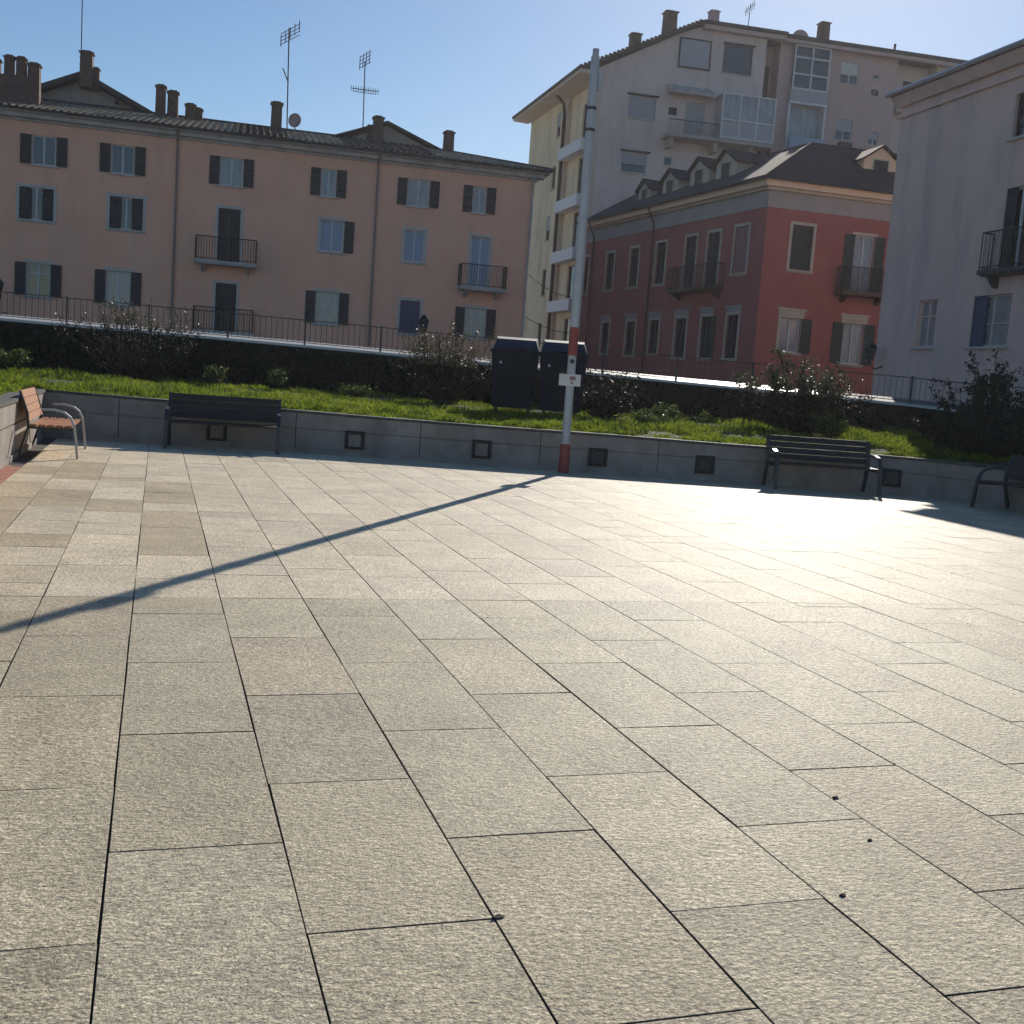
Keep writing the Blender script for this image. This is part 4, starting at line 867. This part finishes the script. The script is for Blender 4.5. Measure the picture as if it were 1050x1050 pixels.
# ---------------------------------------------------------------- striped pole
def pole():
    x, y = 6.76, 18.02
    t = thing('striped_pole', 'tall white pole with red bands and a small sign before the low wall', 'pole', (x, y, 0))
    def seg(name, z0, z1, r0, r1, m, n=20):
        b = MB(); P = []
        b.tube([(x, y, z0), (x, y, (z0+z1)/2), (x, y, z1)], r0, n, raw=True, r2=r1); return b.build(name, m, t, smooth=True)
    seg('base_band', 0.0, 0.50, 0.095, 0.088, 'polered')
    seg('lower_shaft', 0.50, 2.02, 0.074, 0.071, 'polewhite')
    seg('red_band', 2.02, 2.50, 0.080, 0.078, 'polered')
    seg('upper_shaft', 2.50, 6.96, 0.077, 0.071, 'polewhite')
    seg('top_cap', 6.96, 7.08, 0.055, 0.053, 'polewhite')
    for z in (5.75, 6.1): seg('collar', z, z+.045, 0.086, 0.086, 'railfence')
    b = MB(); b.box(x+.074, x+.14, y-.03, y+.03, 6.42, 6.72); b.build('junction_box', 'polewhite', t)
    # sign facing the square
    c = Fr((x, y), -0.3153, -1)
    b = MB(c); b.box(-0.20, 0.17, 0.10, 0.112, 1.50, 1.70); p = b.build('sign_plate', 'white', t)
    b = MB(c); b.box(-0.02, 0.08, 0.113, 0.116, 1.60, 1.665); b.box(0.0, 0.045, 0.113, 0.116, 1.535, 1.575); b.build('sign_mark', 'redshutter', p)
    b = MB(c); b.box(-0.17, -0.12, 0.10, 0.15, 1.705, 1.755); b.build('sign_clip', 'iron', p)
    b = MB(c); b.box(-0.10, 0.10, -0.10, 0.095, 1.56, 1.60); b.build('bracket', 'railfence', t)
    b = MB(c); b.tube([(0.0, 0.080, 1.92), (0.0, 0.095, 1.92)], 0.04, 12); b.build('badge', 'iron', t)
pole()

# ---------------------------------------------------------------- benches
def bench(label, loc, rz, wood, rustic=False, slat_m=None):
    t = thing('park_bench', label, 'bench', (0, 0, 0), 'benches along the low wall')
    L = 1.85
    for k in range(5):                       # seat slats, front towards -y
        m = MB(); y0 = -0.52+k*0.113; m.box(-L/2, L/2, y0, y0+0.082, 0.425, 0.455); m.build('seat_slat', wood, t)
    for k in range(4):
        m = MB(); z0 = 0.50+k*0.102; y0 = 0.02+k*0.030
        m.hexa([(-L/2, y0, z0), (L/2, y0, z0), (L/2, y0+.028, z0), (-L/2, y0+.028, z0)], [(-L/2, y0+.028, z0+.095), (L/2, y0+.028, z0+.095), (L/2, y0+.056, z0+.095), (-L/2, y0+.056, z0+.095)]); m.build('back_slat', wood, t)
    for x in (-L/2+.02, L/2-.02):
        def bar(pts, w=0.06, th=0.015):      # flat steel strip along a profile in the yz plane
            m = MB()
            P = [Vector((p[0], p[1])) for p in pts]; n = len(P); i = len(m.v)
            for k in range(n):
                tt = (P[min(k+1, n-1)]-P[max(k-1, 0)]).normalized(); nn = Vector((-tt.y, tt.x))*th
                for (xx, q) in ((x-w/2, P[k]-nn), (x+w/2, P[k]-nn), (x+w/2, P[k]+nn), (x-w/2, P[k]+nn)): m.v.append((xx, q.x, q.y))
            for k in range(n-1):
                for q in range(4): m.f.append((i+4*k+q, i+4*k+(q+1) % 4, i+4*k+4+(q+1) % 4, i+4*k+4+q))
            m.f += [(i, i+1, i+2, i+3), (i+4*n-1, i+4*n-2, i+4*n-3, i+4*n-4)]; return m
        bar([(-0.60, 0.0), (-0.575, 0.25), (-0.545, 0.47), (-0.50, 0.57), (-0.42, 0.635), (-0.28, 0.665), (-0.12, 0.66)]).build('arm_and_leg', 'sunlitsteel', t)
        bar([(0.16, 0.0), (0.10, 0.20), (0.035, 0.42), (0.05, 0.60), (0.115, 0.80), (0.15, 0.90)]).build('rear_leg', 'benchmetal', t)
        bar([(-0.545, 0.405), (-0.2, 0.40), (0.04, 0.41)]).build('seat_support', 'benchmetal', t)
    t.location = loc; t.rotation_euler = (0, 0, rz)
    return t
b1 = bench('sunlit orange wooden bench with curved steel arms at the left corner of the square', (-1.62, 17.42, 0), math.radians(90), 'wood')
for c in b1.children:
    pass
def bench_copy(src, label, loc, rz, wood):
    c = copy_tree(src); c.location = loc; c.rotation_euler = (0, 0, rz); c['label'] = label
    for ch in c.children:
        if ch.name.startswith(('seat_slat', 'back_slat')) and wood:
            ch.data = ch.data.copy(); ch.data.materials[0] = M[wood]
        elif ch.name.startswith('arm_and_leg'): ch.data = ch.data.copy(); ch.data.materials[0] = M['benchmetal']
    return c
bench_copy(b1, 'long dark bench in the shade of the low wall, second bench from the left', (1.12, 19.60, 0), -0.10, 'woodshaded')
bench_copy(b1, 'dark shaded bench right of the striped pole with glinting armrests', (11.15, 16.98, 0), -0.25, 'woodshaded')
bench_copy(b1, 'bench seen end on in deep shade at the right corner of the square', (13.42, 14.05, 0), math.radians(-87), 'woodshaded')

# ---------------------------------------------------------------- waste containers
def container(label, loc, rz, m_lid, open_=0.0):
    t = thing('waste_container', label, 'waste container', (0, 0, 0), 'waste containers on the lawn edge')
    w, d, h = 1.06, 1.0, 1.34
    m = MB(); m.hexa([(-w/2+.08, -d/2+.06, .12), (w/2-.08, -d/2+.06, .12), (w/2-.08, d/2-.06, .12), (-w/2+.08, d/2-.06, .12)], [(-w/2, -d/2, h), (w/2, -d/2, h), (w/2, d/2, h), (-w/2, d/2, h)])
    for k in range(4): m.box(-w/2+.14+k*.24, -w/2+.18+k*.24, -d/2-.03, -d/2+.04, .35, h-.15)
    m.box(-w/2-.03, w/2+.03, -d/2-.04, d/2+.04, h, h+.06); m.build('bin_body', 'bin', t)
    m = MB(); m.hexa([(-w/2+.01, -d/2-.02, h+.062), (w/2-.01, -d/2-.02, h+.062), (w/2-.01, d/2, h+.062), (-w/2+.01, d/2, h+.062)], [(-w/2+.10, -d/2+.16, h+.30), (w/2-.10, -d/2+.16, h+.30), (w/2-.06, d/2-.02, h+.38), (-w/2+.06, d/2-.02, h+.38)])
    l = m.build('lid', m_lid, t)
    m = MB(); m.tube([(-w/2+.1, -d/2-.03, h+.09), (w/2-.1, -d/2-.03, h+.09)], .018, 6); m.build('handle', 'iron', l)
    m = MB(); m.box(-.34, -.29, -d/2-.055, -d/2-.045, h-.25, h-.20); m.build('reflector', 'white', t) 
    for x in (-.36, .36):
        for y in (-.34, .34):
            m = MB(); m.tube([(x-.03, y, .08), (x+.03, y, .08)], .08, 12); m.build('wheel', 'iron', t)
    t.location = loc; t.rotation_euler = (0, 0, rz); return t
c1 = container('dark navy waste container with sloping blue lid, left of its twin', (7.72, 24.2, 0.80), -0.33, 'binlid')
c2 = copy_tree(c1); c2.location = (8.74, 23.86, 0.80); c2['label'] = 'dark navy waste container partly hidden behind the striped pole'

# ---------------------------------------------------------------- shrubs and weeds
def shrub(name, label, cat, loc, w, h, leaf, nst=26, nleaf=2600, lsz=(0.03, 0.06), seed=1, low=0.15, cut=0.0, group=None, bare=0.0, dy=0.8):
    rnd = random.Random(seed); t = thing(name, label, cat, loc, group); x0, y0, z0 = loc
    st = MB(); tips = []
    for i in range(nst):
        a = rnd.uniform(0, 2*math.pi); r = math.sqrt(rnd.random())*w/2; hh = h*rnd.uniform(0.55, 1.0)*(1-0.35*(r/(w/2))**2)
        bx, by = x0+rnd.uniform(-.18, .18)*w*.5, y0+rnd.uniform(-.2, .2); tx, ty = x0+math.cos(a)*r, y0+math.sin(a)*r*dy
        pts = []
        for k in range(5):
            f = k/4; pts.append((bx+(tx-bx)*f**.8+rnd.gauss(0, .03)*f, by+(ty-by)*f**.8+rnd.gauss(0, .03)*f, z0+hh*f**1.1))
        st.tube(pts, 0.022, 5, raw=True, r2=0.005, cap=False)
        for _ in range(5):
            k = rnd.randint(1, 4); p = Vector(pts[k]).lerp(Vector(pts[k-1]), rnd.random())
            d = Vector((rnd.gauss(0, 1), rnd.gauss(0, 1), rnd.uniform(0.1, 1.2))).normalized()*rnd.uniform(.18, .45)*(h/2)
            q = p+d*.5+Vector((0, 0, .04)); e = p+d+Vector((rnd.gauss(0, .05), rnd.gauss(0, .05), .03)); st.tube([tuple(p), tuple(q), tuple(e)], 0.009, 4, raw=True, r2=0.003, cap=False); tips.append((p, e))
        tips.append((Vector(pts[3]), Vector(pts[4])))
        if rnd.random() < .7: tips.append((Vector(pts[2]), Vector(pts[3])))
    st.build('stems', 'twig', t, fix=False)
    V = []; F = []; V2 = []; F2 = []
    clumps = [rnd.random() for _ in tips]
    for _ in range(nleaf):
        j = rnd.randrange(len(tips))
        if clumps[j] < bare: continue
        p, e = tips[j]; c = p.lerp(e, rnd.random()**.7)+Vector((rnd.gauss(0, .05), rnd.gauss(0, .05), rnd.gauss(0, .05)))
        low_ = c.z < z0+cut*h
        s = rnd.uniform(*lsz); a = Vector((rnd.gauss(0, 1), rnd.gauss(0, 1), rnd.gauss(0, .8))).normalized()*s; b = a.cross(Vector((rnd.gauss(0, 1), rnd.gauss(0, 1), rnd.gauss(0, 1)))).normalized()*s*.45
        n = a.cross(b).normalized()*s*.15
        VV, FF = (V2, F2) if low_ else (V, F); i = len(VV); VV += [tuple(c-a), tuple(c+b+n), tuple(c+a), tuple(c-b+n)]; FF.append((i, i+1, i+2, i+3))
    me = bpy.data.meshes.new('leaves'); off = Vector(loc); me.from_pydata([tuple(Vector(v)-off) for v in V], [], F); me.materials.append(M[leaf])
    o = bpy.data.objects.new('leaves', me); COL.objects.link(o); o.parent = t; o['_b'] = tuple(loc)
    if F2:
        me = bpy.data.meshes.new('shade_leaves'); me.from_pydata([tuple(Vector(v)-off) for v in V2], [], F2); me.materials.append(M['ivy'])  # lower leaves coloured dark to stand for shade below the crown
        o = bpy.data.objects.new('shade_leaves', me); COL.objects.link(o); o.parent = t; o['_b'] = tuple(loc)
    return t
shrub('shrub', 'sparse brown twiggy shrub against the railing on the left', 'shrub', (-0.5, 28.8, 0.85), 3.7, 2.25, 'shrubpale', 50, 6000, (.02, .05), 11, bare=.2, cut=.58)
shrub('shrub', 'pale leafed shrub beside the waste containers', 'shrub', (6.6, 26.3, 0.8), 2.5, 2.3, 'shrubpale', 40, 6500, (.022, .05), 12, bare=.1, cut=.42)
shrub('shrub', 'dense glossy leaved shrub in front of the red house, right of the pole', 'shrub', (13.75, 22.0, 0.75), 3.3, 2.0, 'shrubgreen', 60, 12500, (.025, .055), 13, cut=.45)
shrub('shrub', 'sparse dark shrub in front of the mauve house at the right edge', 'shrub', (16.55, 19.2, 0.8), 2.6, 1.95, 'shrubdark', 40, 4200, (.03, .07), 14)
shrub('shrub', 'low straggly shrub just right of the striped pole', 'shrub', (9.75, 23.6, 0.78), 1.9, 1.25, 'shrubdark', 30, 3600, (.025, .05), 15)
shrub('shrub', 'low dark bush behind the end bench at the right corner', 'shrub', (14.9, 17.0, 0.6), 3.6, 1.15, 'shrubdark', 60, 15000, (.03, .06), 16)
shrub('shrub', 'leafy sunlit bush at the left edge of the lawn', 'shrub', (-4.6, 26.2, 0.95), 1.6, 0.75, 'weed', 26, 2600, (.03, .06), 17)
for i, (x, y, z, w, h, lb) in enumerate(((1.35, 27.7, 1.0, .55, .42, 'small pale weed tuft at the back of the lawn, right of the twiggy shrub'), (2.75, 27.4, 1.0, .4, .45, 'thin weed tuft at the back of the lawn above the second bench'), (4.3, 25.2, .95, .9, .25, 'broad low weed tuft left of the waste containers'),
        (11.6, 24.0, .82, 2.0, .40, 'wide patch of tall weeds between the pole and the glossy shrub'), (13.6, 20.4, .8, 1.0, .55, 'tall weed tuft behind the right hand bench'), (9.9, 21.4, .78, 1.2, .3, 'low weed tuft on the lawn right of the pole'), (-3.2, 27.8, 1.05, 1.2, .4, 'low weed tuft at the far left behind the corner bench'))):
    shrub('weed_tuft', lb, 'weeds', (x, y, z), w, h, 'weed', 16, 500 if w < 1 else 1100, (.02, .05), 30+i, group='weeds at the back of the lawn')
# dead leaves and grit on the slabs
def debris():
    spots = [((2.54, 3.517), .015, 'dark dead leaf on the joint between slabs, farthest of the near specks'), ((2.42, 3.133), .010, 'small dark grit speck in the middle of a slab at the lower right'), ((2.065, 2.77), .012, 'tiny dark leaf fragment just right of the long joint, lower right'), ((0.962, 2.815), .017, 'blackish leaf wedged at a joint crossing in the near foreground')]
    for (x, y), s, lb in spots:
        m = MB(); n = 7; i = 0
        lo = [(x+s*(1+.3*math.sin(3*k+x*9))*math.cos(k*2*math.pi/n), y+s*.7*math.sin(k*2*math.pi/n), .0015) for k in range(n)]; hi = [(x+(a-x)*.8, y+(b-y)*.8, .006+.003*math.sin(k*2)) for k, (a, b, c) in enumerate(lo)]
        m.hexa(lo, hi); tag(m.build('dead_leaf', 'leafdead'), lb, 'dead leaf', 'leaf scraps on the paving')
debris()
def veil():  # added scattering box, imitates lens glare lifting the shadows
    b = MB(); b.box(-320, 320, -60, 320, -1.06, 45.0); o = b.build('veil', None); tag(o, kind='stuff'); o['label'] = 'added thin veil imitating lens glare over the square and the houses'; o['category'] = 'veil'
    m = bpy.data.materials.new('glare_veil'); m.use_nodes = True; t = m.node_tree; t.nodes.remove(t.nodes['Principled BSDF'])
    v = t.nodes.new('ShaderNodeVolumePrincipled'); v.inputs['Color'].default_value = (0.95, 0.93, 0.97, 1); v.inputs['Density'].default_value = 0.00032; v.inputs['Anisotropy'].default_value = 0.5
    t.links.new(v.outputs[0], t.nodes['Material Output'].inputs['Volume']); o.data.materials.append(m)
veil()
for o in bpy.data.objects:
    if '_b' in o: del o['_b']
